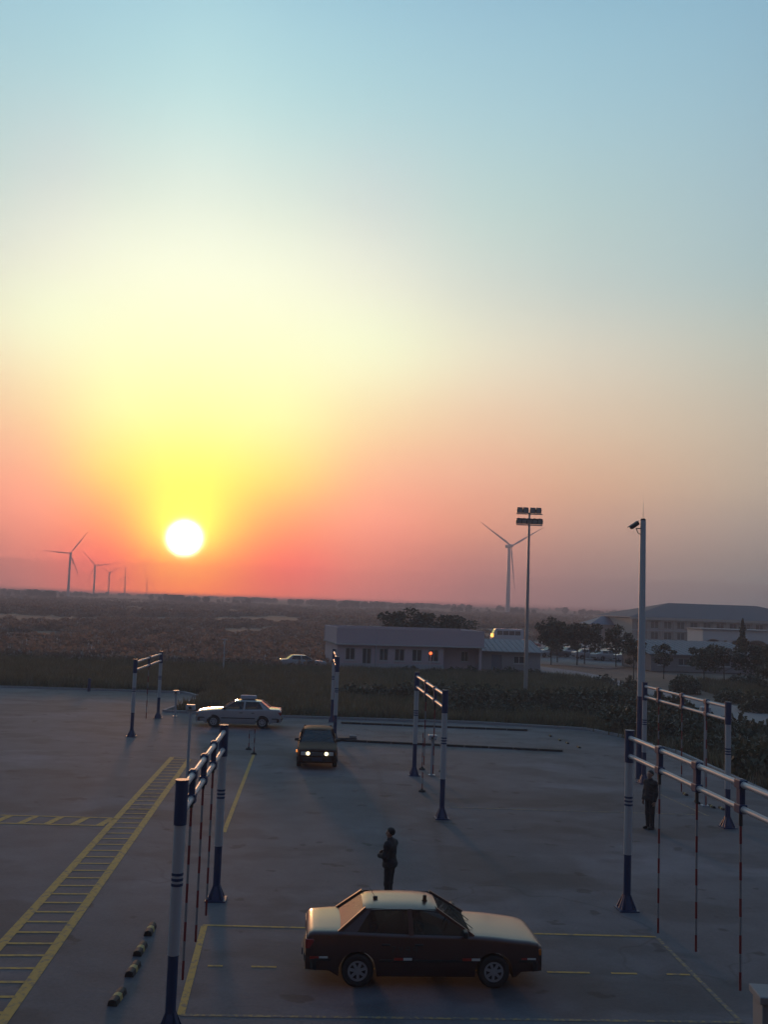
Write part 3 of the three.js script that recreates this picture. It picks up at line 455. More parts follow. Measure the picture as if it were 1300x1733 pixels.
function personOf(label, pos, turn, S, J, fold) {
  // the figure faces +z and stands 1.72 m high before scaling; J holds its joints
  const t = thing('person', label, 'person', pos, turn, 'people standing in the yard'); t.scale.setScalar(S);
  const skin = std(lin(0.24, 0.13, 0.09), 0.6), cloth = std(lin(0.016, 0.016, 0.02), 0.92, { bumpMap: grainTex, bumpScale: 0.001 }), legsM = std(lin(0.012, 0.013, 0.018), 0.92), hairM = std(lin(0.008, 0.007, 0.007), 0.7), shoeM = std(lin(0.01, 0.009, 0.009), 0.5);
  const { hipL, hipR, kneeL, kneeR, ankL, ankR, shL, shR, elL, elR, wrL, wrR } = J;
  const chest = [0, 1.22, 0.0], belly = [0, 1.0, 0.01], pel = [0, 0.92, 0];
  const torso = (o) => [ellipsoid(chest, [0.165 + o, 0.22 + o, 0.11 + o]), ellipsoid(belly, [0.145 + o, 0.17 + o, 0.105 + o]), ellipsoid(pel, [0.16 + o, 0.13 + o, 0.115 + o]), capsule(shL, shR, 0.065 + o, 0.065 + o)];
  const limb = (o) => [capsule(hipL, kneeL, 0.085 + o, 0.056 + o), capsule(kneeL, ankL, 0.056 + o, 0.038 + o), capsule(hipR, kneeR, 0.085 + o, 0.056 + o), capsule(kneeR, ankR, 0.056 + o, 0.038 + o)];
  const arms = (o) => [capsule(shL, elL, 0.052 + o, 0.042 + o), capsule(elL, wrL, 0.042 + o, 0.03 + o), capsule(shR, elR, 0.052 + o, 0.042 + o), capsule(elR, wrR, 0.042 + o, 0.03 + o)];
  const LO = V(-0.42, -0.02, -0.35), HI = V(0.42, 1.78, 0.42);
  const neck = capsule([0, 1.38, 0], [0, 1.5, 0.02], 0.055, 0.052);
  const bodyG = sdfMesh(blend([...torso(-0.02), ...limb(-0.012), ...arms(-0.008), neck], 0.05), LO, HI, 84);
  const hd = [0, 1.605, 0.025], head = blend([ellipsoid([0, 1.63, 0.01], [0.075, 0.09, 0.095]), ellipsoid([0, 1.565, 0.045], [0.056, 0.07, 0.06]), capsule([0, 1.615, 0.105], [0, 1.583, 0.128], 0.008, 0.014), capsule([-0.028, 1.545, 0.098], [0.028, 1.545, 0.098], 0.009, 0.009), ellipsoid([0.078, 1.6, 0.012], [0.012, 0.033, 0.022]), ellipsoid([-0.078, 1.6, 0.012], [0.012, 0.033, 0.022]), capsule([-0.045, 1.635, 0.09], [0.045, 1.635, 0.09], 0.012, 0.012), neck], 0.022);
  const eyes = [ellipsoid([0.032, 1.612, 0.102], [0.016, 0.009, 0.012]), ellipsoid([-0.032, 1.612, 0.102], [0.016, 0.009, 0.012])];
  const headG = sdfMesh((x, y, z) => Math.max(head(x, y, z), -Math.min(eyes[0](x, y, z), eyes[1](x, y, z))), V(-0.12, 1.42, -0.13), V(0.12, 1.76, 0.17), 60);
  const hand = (w, dir, palmUp, side) => {   // a palm and five bent fingers that leave the wrist along dir
    const d = V(...dir).normalize(), n = V(...palmUp).addScaledVector(d, -V(...palmUp).dot(d)).normalize(), x = d.clone().cross(n).multiplyScalar(side), at = (a, b, c) => [w[0] + d.x * a + x.x * b + n.x * c, w[1] + d.y * a + x.y * b + n.y * c, w[2] + d.z * a + x.z * b + n.z * c];
    const parts = [capsule(at(0, 0, 0), at(0.02, 0, 0), 0.027, 0.026), ...[-0.028, -0.009, 0.01, 0.028].map((b) => capsule(at(0.02, b * 0.7, 0), at(0.08, b, 0), 0.016, 0.013))];
    [[-0.029, 0.062], [-0.01, 0.075], [0.01, 0.078], [0.029, 0.07]].forEach(([b, L]) => { const p0 = at(0.08, b, 0), p1 = at(0.08 + L * 0.48, b * 1.05, -0.012), p2 = at(0.08 + L * 0.75, b * 1.05, -0.034); parts.push(capsule(p0, p1, 0.0105, 0.0095), capsule(p1, p2, 0.0095, 0.0085)); });
    parts.push(capsule(at(0.02, 0.024, -0.004), at(0.055, 0.05, -0.016), 0.013, 0.0105), capsule(at(0.055, 0.05, -0.016), at(0.088, 0.055, -0.03), 0.0105, 0.009));
    const f = blend(parts, 0.008), c = V(...at(0.08, 0, 0)); return sdfMesh(f, c.clone().addScalar(-0.125), c.clone().addScalar(0.125), 56);
  };
  const dl = fold ? [1, 0.15, 0.35] : [0.06, -1, 0.1], dr = fold ? [-1, 0.2, 0.3] : [-0.06, -1, 0.1];
  mesh('body', merge([bodyG, headG, hand(wrL, fold ? [-1, 0.15, 0.35] : dl, fold ? [0, 0.2, 1] : [1, 0, 0.1], 1), hand(wrR, fold ? [1, 0.2, 0.3] : dr, fold ? [0, 0.2, 1] : [-1, 0, 0.1], -1)]), skin, t);
  const jacket = blend([...torso(0.028), ...arms(0.022), capsule([-0.05, 0.9, 0], [0.05, 0.9, 0], 0.15, 0.15), capsule([0, 1.4, 0], [0, 1.46, 0.01], 0.075, 0.068)], 0.06), rip = (x, y, z) => 0.006 * Math.sin(y * 62 + x * 17) * Math.sin(z * 31 + y * 13);
  mesh('jacket', sdfMesh((x, y, z) => Math.max(jacket(x, y, z) + rip(x, y, z), 0.84 - y), LO, HI, 84), cloth, t);
  const trouser = blend([...limb(0.02), ellipsoid(pel, [0.165, 0.14, 0.12])], 0.04);
  mesh('trousers', sdfMesh((x, y, z) => Math.max(trouser(x, y, z) + rip(x, y, z) * 0.8, y - 1.0, 0.06 - y), LO, HI, 84), legsM, t);
  const shoe = (a) => blend([capsule([a[0], 0.045, a[2] - 0.045], [a[0] * 1.12, 0.042, a[2] + 0.15], 0.045, 0.042), capsule([a[0], 0.05, a[2]], [a[0], 0.1, a[2] - 0.005], 0.045, 0.045)], 0.03), sl = shoe(ankL), sr = shoe(ankR);
  mesh('shoes', sdfMesh((x, y, z) => Math.max(Math.min(sl(x, y, z), sr(x, y, z)), -y), V(-0.25, -0.01, -0.2), V(0.25, 0.16, 0.35), 60), shoeM, t);
  const hair = ellipsoid([0, 1.642, 0.0], [0.086, 0.098, 0.106]), cut = (x, y, z) => (z - 0.02) * 0.8 - (y - 1.64) * 0.9;
  mesh('hair', sdfMesh((x, y, z) => Math.max(hair(x, y, z) + 0.003 * Math.sin(x * 90) * Math.sin(z * 80), cut(x, y, z), 1.555 - y + Math.max(0, z) * 0.4), V(-0.12, 1.5, -0.13), V(0.12, 1.77, 0.13), 48), hairM, t); void hd;
}
const stand = { hipL: [0.085, 0.9, 0], kneeL: [0.09, 0.48, 0.015], ankL: [0.085, 0.08, 0], hipR: [-0.085, 0.9, 0], kneeR: [-0.08, 0.48, 0.03], ankR: [-0.075, 0.08, 0.02], shL: [0.17, 1.36, -0.005], shR: [-0.17, 1.36, -0.005] };
personOf('person in a dark jacket standing just behind the maroon sedan', [0.42, 0, -23.7], -2.0, 0.985, { ...stand, elL: [0.23, 1.12, 0.04], wrL: [0.08, 1.08, 0.24], elR: [-0.24, 1.1, 0.06], wrR: [-0.06, 1.13, 0.23] }, true);
personOf('person in dark clothes standing between the two right frames', [8.8, 0, -32.6], -1.05, 1.05, { ...stand, elL: [0.23, 1.08, -0.01], wrL: [0.23, 0.84, 0.07], elR: [-0.23, 1.08, -0.01], wrR: [-0.22, 0.84, 0.08] }, false);

// ---------------------------------------------------------------- wind turbines
{
  const bladeGeo = (L) => { const r = []; for (let k = 0; k <= 16; k++) { const u = k / 16, y = L * u, c = (u < 0.06 ? 1.7 : 3.6 * (1 - (u - 0.06) * 0.9) * (u < 0.2 ? 0.55 + (u - 0.06) / 0.14 * 0.45 : 1)) * 0.72, th = (u < 0.06 ? 1.6 : 1.1 * (1 - u) + 0.1) * 0.6, tw = 0.35 * (1 - u) - 0.05, ring = []; for (let j = 0; j < 10; j++) { const a = j / 10 * 2 * Math.PI, x = Math.cos(a) * c / 2 + c * 0.12, z = Math.sin(a) * th / 2; ring.push(V(x * Math.cos(tw) - z * Math.sin(tw), y, x * Math.sin(tw) + z * Math.cos(tw) + u * u * 1.6)); } r.push(ring); } return loft(r); };
  const bl = bladeGeo(47), white = std(lin(0.55, 0.55, 0.56), 0.5);
  const tower = new THREE.LatheGeometry([[2.5, 0], [2.45, 2], [2.1, 30], [1.55, 70.6]].map(([r, y]) => new THREE.Vector2(r, y)), 22), nac = rbox(3.4, 3.6, 9.5, 0.9, 0, 72.4, -1.6), hubG = new THREE.SphereGeometry(1.9, 18, 14).scale(1, 1, 1.35);
  const turbine = (x, z, s, yaw, angs, label) => {
    const t = thing('wind_turbine', label, 'wind turbine', [x, 0, z], yaw, 'wind turbines on the plain'); t.scale.setScalar(s);
    mesh('tower', tower, white, t); mesh('nacelle', nac, white, t); const h = mesh('hub', hubG, white, t); h.position.set(0, 72.4, 4.2);
    for (const a of angs) { const b = mesh('blade', bl, white, h); b.rotation.z = (a - 90) * D2R; }
  };
  turbine(113.5, -900, 0.826, 0.45, [150, 29, -84], 'large wind turbine standing behind the floodlight mast');
  turbine(-335.5, -1080, 0.634, 0.15, [54.5, 176, -66], 'tallest wind turbine at the left of the setting sun');
  turbine(-411, -1440, 0.59, 0.3, [132, 9, -112], 'second wind turbine from the left, its blade pointing right');
  turbine(-487, -1800, 0.56, -0.3, [150, 24, -95], 'faint third wind turbine from the left');
  turbine(-540, -2120, 0.54, 0.2, [95, 215, -25], 'very faint fourth wind turbine from the left');
  turbine(-545, -2340, 0.42, 0.4, [80, 200, -40], 'tiny wind turbine just left of the sun');
}

// ---------------------------------------------------------------- vegetation
function leafCloud(n, place, size, seed, aspect = 0.6) {   // n small bent leaf faces at the places that place() returns
  const r = rng(seed), pos = new Float32Array(n * 12), nor = new Float32Array(n * 12), idx = new Uint32Array(n * 6), q = new THREE.Quaternion(), e = new THREE.Euler(), v = V(0, 0, 0), nn = V(0, 0, 0);
  for (let i = 0; i < n; i++) {
    const p = place(r), s = size * (0.6 + 0.8 * r()); e.set(r() * 6.28, r() * 6.28, r() * 6.28); q.setFromEuler(e); nn.set(0, 0, 1).applyQuaternion(q);
    [[-0.5, -aspect / 2, 0], [0.5, -aspect / 3, 0.08], [0.45, aspect / 2, 0], [-0.4, aspect / 2, 0.1]].forEach(([a, b, c], k) => { v.set(a * s, b * s, c * s).applyQuaternion(q); const o = i * 12 + k * 3; pos[o] = p[0] + v.x; pos[o + 1] = p[1] + v.y; pos[o + 2] = p[2] + v.z; nor[o] = nn.x; nor[o + 1] = nn.y; nor[o + 2] = nn.z; });
    idx.set([i * 4, i * 4 + 1, i * 4 + 2, i * 4, i * 4 + 2, i * 4 + 3], i * 6);
  }
  const g = new THREE.BufferGeometry(); g.setAttribute('position', new THREE.BufferAttribute(pos, 3)); g.setAttribute('normal', new THREE.BufferAttribute(nor, 3)); g.setIndex(new THREE.BufferAttribute(idx, 1)); return g;
}
const leafM = [lin(0.062, 0.066, 0.034), lin(0.05, 0.056, 0.03), lin(0.075, 0.068, 0.036)].map((c) => phys(c, 0.8, { transmission: 0.25, thickness: 0 })), barkM = std(lin(0.06, 0.048, 0.038), 0.95);
function treeProto(seed, h, rad, n, leaf, conical) {
  const r = rng(seed), limbs = [tube(V(0, 0, 0), V(0.05, h * 0.42, 0), 0.035 * h * 0.45, 0.022 * h * 0.45, 8), tube(V(0.05, h * 0.42, 0), V(-0.04, h * 0.86, 0.05), 0.022 * h * 0.45, 0.006 * h, 7)], clumps = [];
  for (let k = 0; k < 9; k++) {
    const a = k * 2.4 + r(), y = h * (0.3 + 0.55 * k / 9), R = conical ? rad * (1.05 - y / h) : rad * (0.45 + 0.5 * r()), tip = V(Math.cos(a) * R, y + h * (conical ? 0.02 : 0.12 + 0.06 * r()), Math.sin(a) * R);
    limbs.push(tube(V(0, y * 0.88, 0), tip, 0.011 * h * 0.5, 0.004 * h * 0.5, 5)); clumps.push([tip.x, tip.y, tip.z, rad * (0.34 + 0.22 * r())]);
  }
  clumps.push([0, h * 0.9, 0, rad * 0.36], [0, h * 0.68, 0, rad * 0.5]);
  const place = conical ? (q) => { const u = Math.pow(q(), 0.7), y = h * (0.1 + 0.9 * (1 - u)), R = rad * u * Math.sqrt(q()) * (0.75 + 0.25 * Math.sin(y * 5)), a = q() * 6.2832; return [Math.cos(a) * R, y, Math.sin(a) * R]; }
    : (q) => { const c = clumps[Math.floor(q() * clumps.length)], u = q() * 2 - 1, a = q() * 6.2832, R = c[3] * Math.cbrt(q()), s = Math.sqrt(1 - u * u); return [c[0] + R * s * Math.cos(a), c[1] + R * u * 0.8, c[2] + R * s * Math.sin(a)]; };
  return { trunk: merge(limbs), crown: leafCloud(n, place, leaf, seed + 9) };
}
const protos = [treeProto(1, 5, 1.7, 1500, 0.24), treeProto(2, 5, 2.1, 1700, 0.26), treeProto(3, 5, 1.3, 1200, 0.22), treeProto(4, 5, 1.2, 1700, 0.22, true)];
let treeTurn = 0;
function tree(kind, x, z, h, label, group, wide = 1) { const t = thing(kind === 3 ? 'conifer' : 'tree', label, 'tree', [x, 0, z], (treeTurn += 1.7), group); mesh('trunk', protos[kind].trunk, barkM, t); mesh('crown', protos[kind].crown, leafM[kind % 3], t); t.scale.set(h / 5 * wide, h / 5, h / 5 * wide); }
for (const [k, x, z, h, w, l] of [
  [1, 20.6, -121, 5.0, 1.0, 'bushy tree just right of the floodlight mast'], [0, 22.4, -127, 5.2, 1, 'second tree right of the floodlight mast'], [2, 23.9, -122, 5.1, 1.1, 'slim tree before the parked cars'], [1, 25.6, -126, 4.9, 1, 'tree before the right half of the parked cars'],
  [0, 28.6, -122, 4.6, 1, 'tree left of the camera pole'], [2, 25.2, -100, 4.1, 1, 'thin tree close behind the camera pole'], [2, 29, -103, 3.6, 1.2, 'thin tree right of the camera pole'], [0, 31.5, -98, 3.5, 1.2, 'low tree before the long grey roof'], [1, 34.5, -101, 3.5, 1.2, 'spreading tree before the long grey roof'],
  [1, 37.4, -100, 3.8, 1.1, 'tree before the right end of the long grey roof'], [0, 31, -80, 3.2, 1.2, 'tree near the lane on the right'], [1, 34.5, -84, 4.1, 1.1, 'bushy tree at the right edge of the picture'], [0, 31.5, -69, 3.4, 1.2, 'low tree beyond the lane at the right edge'], [2, 36, -92, 4.4, 1, 'upright tree at the right edge of the picture'], [3, 43.5, -121, 6.3, 1, 'dark pointed conifer before the white wing'],
]) tree(k, x, z, h, l, 'trees beyond the hedge', w);
for (const [k, x, z, h, w, l] of [[1, 2.6, -134, 5.4, 1.35, 'leftmost dark tree behind the low building'], [0, 5.6, -136, 5.6, 1.4, 'second dark tree behind the low building'], [1, 8.6, -135, 5.2, 1.4, 'third dark tree behind the low building'], [0, 11.0, -134, 4.4, 1.2, 'rightmost dark tree behind the low building']]) tree(k, x, z, h, l, 'dark trees behind the low building', w);

// hedge shrubs: between the yard and the lane on the right, and behind the kerb in the middle
{
  const sp = [21, 22, 23].map((s) => leafCloud(900, (q) => { const a = q() * 6.2832, R = 1.05 * Math.sqrt(q()), y = Math.pow(q(), 0.8) * (1.25 - 0.5 * R * R) * (0.85 + 0.25 * Math.sin(a * 3 + s)); return [Math.cos(a) * R, y, Math.sin(a) * R]; }, 0.17, s)), stems = merge([0, 1, 2, 3, 4].map((k) => tube(V(0, 0, 0), V(Math.cos(k * 1.26) * 0.5, 0.8, Math.sin(k * 1.26) * 0.5), 0.025, 0.01, 5)));
  const r = rng(404); let i = 0;
  const shrub = (x, z, s, label, group) => { const t = thing('shrub', label, 'shrub', [x, -0.03, z], r() * 6.28, group); mesh('stems', stems, barkM, t); mesh('foliage', sp[i % 3], leafM[i++ % 3], t); t.scale.set(s * 1.2, s * (0.8 + 0.35 * r()), s * 1.2); };
  for (let z = -40; z > -62; z -= 1.5) for (const dx of [1.6, 3.6, 5.6]) { const ex = lerpT([[39.4, 15.2], [49.8, 14.8], [55.4, 13.4], [58, 12], [63, 12]], -z); shrub(ex + dx + r() * 0.9, z + r(), 1 + 0.25 * r(), 'dark shrub in the hedge between the yard and the lane', 'hedge shrubs beside the lane'); }
  for (let x = -2; x < 19; x += 1.6) for (const [z, s] of [[-64.5, 0.85], [-68, 1.0], [-72, 1.1]]) { if (x < 3 && s < 1.1) continue; shrub(x + r(), z + 2 * r(), s, 'dark shrub in the thicket behind the far kerb', 'thicket behind the far kerb'); }
  for (let x = 3; x < 16; x += 1.9) shrub(x + r(), -95 - r() * 4, 0.75, 'shrub along the foot of the low building', 'shrubs before the low building');
  for (let k = 0; k < 12; k++) shrub(19 + r() * 2.5 + (k % 3) * 7, -70 - k * 2.4, 0.9 + 0.3 * r(), 'shrub standing along the far part of the lane', 'shrubs along the lane');
}
// uncountable growth: rough grass behind the kerb, and scrub out to the plain
{
  const blade = (seed, n, h, w) => { const r = rng(seed), pos = [], idx = []; for (let i = 0; i < n; i++) { const a = r() * 6.28, R = w * Math.sqrt(r()), x = Math.cos(a) * R, z = Math.sin(a) * R, b = r() * 6.28, L = h * (0.5 + 0.6 * r()), lx = Math.cos(b) * L * 0.35, lz = Math.sin(b) * L * 0.35, q = 0.02 + 0.02 * r(); pos.push(x - q, 0, z, x + q, 0, z, x + lx, L, z + lz); idx.push(i * 3, i * 3 + 1, i * 3 + 2); } const g = new THREE.BufferGeometry(); g.setAttribute('position', new THREE.Float32BufferAttribute(pos, 3)); g.setIndex(idx); g.computeVertexNormals(); return g; };
  const inst = (name, label, cat, geo, m, pts) => { const o = new THREE.InstancedMesh(geo, m, pts.length), mm = new THREE.Matrix4(), q = new THREE.Quaternion(), c = new THREE.Color(); pts.forEach(([x, z, s, a, tint], i) => { mm.compose(V(x, -0.06, z), q.setFromAxisAngle(V(0, 1, 0), a), V(s, s, s)); o.setMatrixAt(i, mm); o.setColorAt(i, c.setRGB(tint, tint * 0.97, tint * 0.9)); }); o.name = name; o.userData = { kind: 'stuff', label, category: cat }; scene.add(o); };
  const r = rng(99), near = [], far = [];
  const inYard = (x, z) => (x < -11.5 ? z > -71.6 : x < 15.5 ? z > lerpT([[-12.5, -60.1], [-5.3, -59.4], [5.6, -59.8], [12, -58.5], [13.4, -55.8], [14.8, -50]], x) : z > -39 && x < 17);
  while (near.length < 26000) { const x = -50 + r() * 85, z = -40 - r() * 62; if (inYard(x, z) || (x > 20 && x < 29) || (z < -99 && x > -5)) continue; near.push([x, z, 0.7 + 0.9 * r(), r() * 6.28, 0.7 + 0.6 * r()]); }
  inst('rough_grass', 'rough dark grass behind the far kerb', 'grass', blade(3, 26, 0.55, 0.35), phys(lin(0.125, 0.105, 0.06), 0.95, { transmission: 0.4, thickness: 0 }), near);
  const tuft = leafCloud(90, (q) => { const a = q() * 6.28, R = 1.1 * Math.sqrt(q()); return [Math.cos(a) * R, q() * 0.9 * (1.15 - 0.6 * R), Math.sin(a) * R]; }, 0.32, 31);
  while (far.length < 16000) { const u = r(), z = -98 * Math.pow(900 / 98, u * u * 0.4 + u * 0.6), x = (r() - 0.55) * -z * 1.25; if (z > -200 && x > -6 && x < 60) continue; if (fbm(x / 40, z / 70, 2) < -0.12 + 0.25 * r()) continue; far.push([x, z, (0.5 + 0.9 * r()) * (z < -300 ? 1.7 : 1), r() * 6.28, 0.6 + 0.7 * r()]); }
  inst('field_scrub', 'dull brown scrub covering the plain', 'scrub', tuft, phys(lin(0.25, 0.165, 0.13), 0.95, { transmission: 0.5, thickness: 0 }), far);
  const wood = [], crown = leafCloud(160, (q) => { const a = q() * 6.28, u = q() * 2 - 1, R = 3.2 * Math.cbrt(q()), s = Math.sqrt(1 - u * u); return [R * s * Math.cos(a), 3.4 + R * u, R * s * Math.sin(a)]; }, 1.3, 51);
  for (let k = 0; k < 5200; k++) { const a = (-32 + 64 * r()) * D2R, d = 850 + 1200 * r(); if (fbm(a * 14, d / 300, 6) < 0.02 + 0.12 * r()) continue; wood.push([Math.sin(a) * d, -Math.cos(a) * d, 0.4 + 0.8 * r() * (0.7 + 1.2 * fbm(a * 30, 1, 9)), r() * 6.28, 0.7 + 0.5 * r()]); }
  inst('far_woods', 'far-off line of trees along the horizon', 'woods', crown, std(lin(0.075, 0.06, 0.048), 0.95), wood);
}

// ---------------------------------------------------------------- buildings
const wallMat = (c) => std(c, 0.9, { bumpMap: grainTex, bumpScale: 0.003 });
const paneM = phys(lin(0.05, 0.055, 0.065), 0.08, { clearcoat: 1 }), frameM = std(lin(0.4, 0.4, 0.4), 0.6);
function facade(w, h, holes, th = 0.25) {   // a wall with real openings; z = 0 is its outer face
  const s = new THREE.Shape([[0, 0], [w, 0], [w, h], [0, h]].map((p) => new THREE.Vector2(...p)));
  for (const [x, y, hw, hh] of holes) s.holes.push(new THREE.Path([[x, y], [x, y + hh], [x + hw, y + hh], [x + hw, y]].map((p) => new THREE.Vector2(...p))));
  return new THREE.ExtrudeGeometry(s, { depth: th, bevelEnabled: false }).translate(0, 0, -th);
}
function windowIn(t, [x, y, w, h], bars = 2) {
  const f = 0.06, o = mesh('window', quad(V(x, y, -0.17), V(x + w, y, -0.17), V(x + w, y + h, -0.17), V(x, y + h, -0.17)), paneM, t);
  const g = [box(w, f, 0.06, x + w / 2, y + f / 2, -0.13), box(w, f, 0.06, x + w / 2, y + h - f / 2, -0.13)]; for (let k = 0; k <= bars; k++) g.push(box(f, h - 2 * f, 0.055, x + f / 2 + (w - f) * k / bars, y + h / 2, -0.13));
  mesh('frame', merge(g), frameM, o); mesh('sill', box(w + 0.16, 0.07, 0.14, x + w / 2, y - 0.04, 0.04), frameM, o); return o;
}
function shell(t, w, d, h, m) { mesh('side_wall', box(0.25, h, d - 0.27, 0.125, h / 2, -d / 2 - 0.005), m, t); mesh('side_wall', box(0.25, h, d - 0.27, w - 0.125, h / 2, -d / 2 - 0.005), m, t); mesh('rear_wall', box(w, h, 0.12, w / 2, h / 2, -d + 0.06), m, t); }
{   // low building with a high parapet and a porch
  const m = wallMat(lin(0.42, 0.34, 0.36)), w = 15.4, d = 8, h = 2.35;
  const t = thing('low_building', 'low pale building with a deep parapet beyond the thicket', 'building', [-4.25, 0, -102.8], 0.21);
  const wins = [[0.85, 0.8, 1.0, 1.25], [2.6, 0.1, 0.95, 1.95], [4.4, 0.8, 0.9, 1.25], [6.0, 0.8, 1.05, 1.25], [7.85, 0.8, 1.05, 1.25], [9.6, 0.8, 1.1, 1.25]];
  mesh('front_wall', facade(11.2, h, wins), m, t); wins.forEach((q) => windowIn(t, q));
  mesh('porch_wall', facade(4.2, h, [[2.4, 0.8, 0.8, 1.1]]).translate(11.2, 0, -1.6), m, t); windowIn(t, [2.4, 0.8, 0.8, 1.1]).position.set(11.2, 0, -1.6);
  mesh('return_wall', box(0.25, h, 1.33, 11.075, h / 2, -0.925), m, t); mesh('porch_column', rbox(0.22, h, 0.22, 0.01, 15.2, h / 2, -0.2), m, t);
  shell(t, w, d, h, m); mesh('roof', box(w + 0.5, 0.12, d + 0.5, w / 2, h + 0.065, -d / 2), M.conc, t);
  mesh('parapet', merge([box(w + 0.3, 1.6, 0.2, w / 2, h + 0.93, 0.05), box(0.2, 1.6, d - 0.3, 0, h + 0.93, -d / 2), box(0.2, 1.6, d - 0.3, w, h + 0.93, -d / 2), box(w + 0.3, 1.6, 0.2, w / 2, h + 0.93, -d)]), m, t);
  mesh('string_course', box(w + 0.62, 0.13, 0.16, w / 2, h + 0.065, 0.36), frameM, t); mesh('drainpipe', cyl(0.06, 0.06, h + 1.4, 4.0, 0, 0.1, 10), M.grey, t); mesh('plinth', box(11.3, 0.5, 0.06, 5.6, 0.25, 0.035), M.grey, t);
}
{   // grey-roofed shed beside it
  const t = thing('roofed_shed', 'low grey shed roof between the building and the mast', 'shed', [10.9, 0, -108.5], 0.06), m = wallMat(lin(0.26, 0.24, 0.24));
  mesh('front_wall', facade(6.5, 1.9, [[1.2, 0, 1.1, 1.6], [3.6, 0.7, 1.2, 0.8]]), m, t); windowIn(t, [3.6, 0.7, 1.2, 0.8]); mesh('door', box(1.1, 1.6, 0.05, 1.75, 0.8, -0.15), std(lin(0.12, 0.14, 0.17), 0.6), t);
  mesh('rear_wall', box(6.5, 2.9, 0.2, 3.25, 1.45, -6), m, t); const rf = mesh('roof', new THREE.BoxGeometry(7, 0.1, 6.9), std(lin(0.2, 0.19, 0.2), 0.85), t); rf.position.set(3.25, 2.46, -2.9); rf.rotation.x = 0.155;
  for (let k = 0; k < 12; k++) mesh('roof_rib', box(0.05, 0.05, 6.9, -3.3 + k * 0.6, 0.07, 0), std(lin(0.2, 0.19, 0.2), 0.85), rf);
  for (const x of [0.12, 6.38]) mesh('side_wall', box(0.2, 1.9, 5.5, x, 0.95, -3), m, t);
}
function hipRoof(w, d, h, hip, over = 0.6) {
  const a = [V(-over, 0, over), V(w + over, 0, over), V(w + over, 0, -d - over), V(-over, 0, -d - over)], r0 = V(hip, h, -d / 2), r1 = V(w - hip, h, -d / 2), T = [[a[0], a[1], r1], [a[0], r1, r0], [a[1], a[2], r1], [a[2], a[3], r0], [a[2], r0, r1], [a[3], a[0], r0], [a[0], a[2], a[1]], [a[0], a[3], a[2]]];
  const g = new THREE.BufferGeometry(); g.setAttribute('position', new THREE.Float32BufferAttribute(T.flat().flatMap((p) => p.toArray()), 3)); g.computeVertexNormals(); return g;
}
const slate = std(lin(0.05, 0.06, 0.085), 0.75, { bumpMap: grainTex, bumpScale: 0.01 });
{   // big hall with a hipped roof
  const m = wallMat(lin(0.36, 0.32, 0.29)), w = 46, d = 26, h = 5.0, t = thing('hall', 'long hall with a dark hipped roof at the right edge', 'building', [55.5, 0, -222], 0.05);
  const wins = []; for (let k = 0; k < 15; k++) wins.push([1.2 + k * 2.95, 2.95, 1.7, 1.6], [1.2 + k * 2.95, 0.6, 1.7, 1.6]);
  mesh('front_wall', facade(w, h, wins), m, t); wins.forEach((q) => windowIn(t, q)); shell(t, w, d, h, m);
  for (let k = 0; k < 16; k++) mesh('pilaster', box(0.45, h - 0.1, 0.3, 0.55 + k * 2.95, h / 2, 0.152), m, t);
  mesh('cornice', box(w + 1.4, 0.5, 0.5, w / 2, h + 0.1, 0.55), std(lin(0.45, 0.43, 0.4), 0.8), t); mesh('string_course', box(w + 0.2, 0.28, 0.34, w / 2, 2.55, 0.175), frameM, t);
  mesh('roof', hipRoof(w, d, 3.4, 12.5, 0.9).translate(0, h + 0.36, 0), slate, t);
}
{   // blue-roofed pavilion to its left
  const m = wallMat(lin(0.32, 0.27, 0.25)), w = 12, d = 9, h = 3.2, t = thing('pavilion', 'small pavilion with a dark blue roof left of the hall', 'building', [49.5, 0, -236], 0.05);
  const wins = [0, 1, 2, 3].map((k) => [1 + k * 2.7, 0.9, 1.5, 1.5]); mesh('front_wall', facade(w, h, wins), m, t); wins.forEach((q) => windowIn(t, q)); shell(t, w, d, h, m);
  mesh('roof', hipRoof(w, d, 1.9, 3.6).translate(0, h + 0.01, 0), std(lin(0.03, 0.07, 0.13), 0.6), t);
}
{   // white wing with arched openings in front of the hall
  const m = wallMat(lin(0.46, 0.47, 0.47)), w = 30, d = 8, h = 3.7, t = thing('white_wing', 'white single storey wing with dark arched openings', 'building', [59.5, 0, -186], 0.05);
  const s = new THREE.Shape([[0, 0], [w, 0], [w, h], [0, h]].map((p) => new THREE.Vector2(...p))), arch = (x, aw, ah) => { const p = new THREE.Path(); p.moveTo(x, 0.05); p.lineTo(x, ah); p.quadraticCurveTo(x + aw / 2, ah + aw * 0.3, x + aw, ah); p.lineTo(x + aw, 0.05); p.closePath(); s.holes.push(p); };
  for (const [x, aw, ah] of [[0.9, 2.2, 1.7], [4.0, 0.6, 1.8], [5.5, 1.3, 1.7], [8.4, 3.6, 1.5], [13.6, 2.6, 1.5], [18, 2.6, 1.5], [23, 2.6, 1.5]]) arch(x, aw, ah);
  mesh('front_wall', new THREE.ExtrudeGeometry(s, { depth: 0.3, bevelEnabled: false }).translate(0, 0, -0.3), m, t); shell(t, w, d, h, m); mesh('roof', box(w + 0.6, 0.2, d + 0.6, w / 2, h + 0.11, -d / 2), M.conc, t); mesh('floor', box(w - 0.6, 0.04, d - 0.6, w / 2, 0.03, -d / 2), M.dark, t);
}
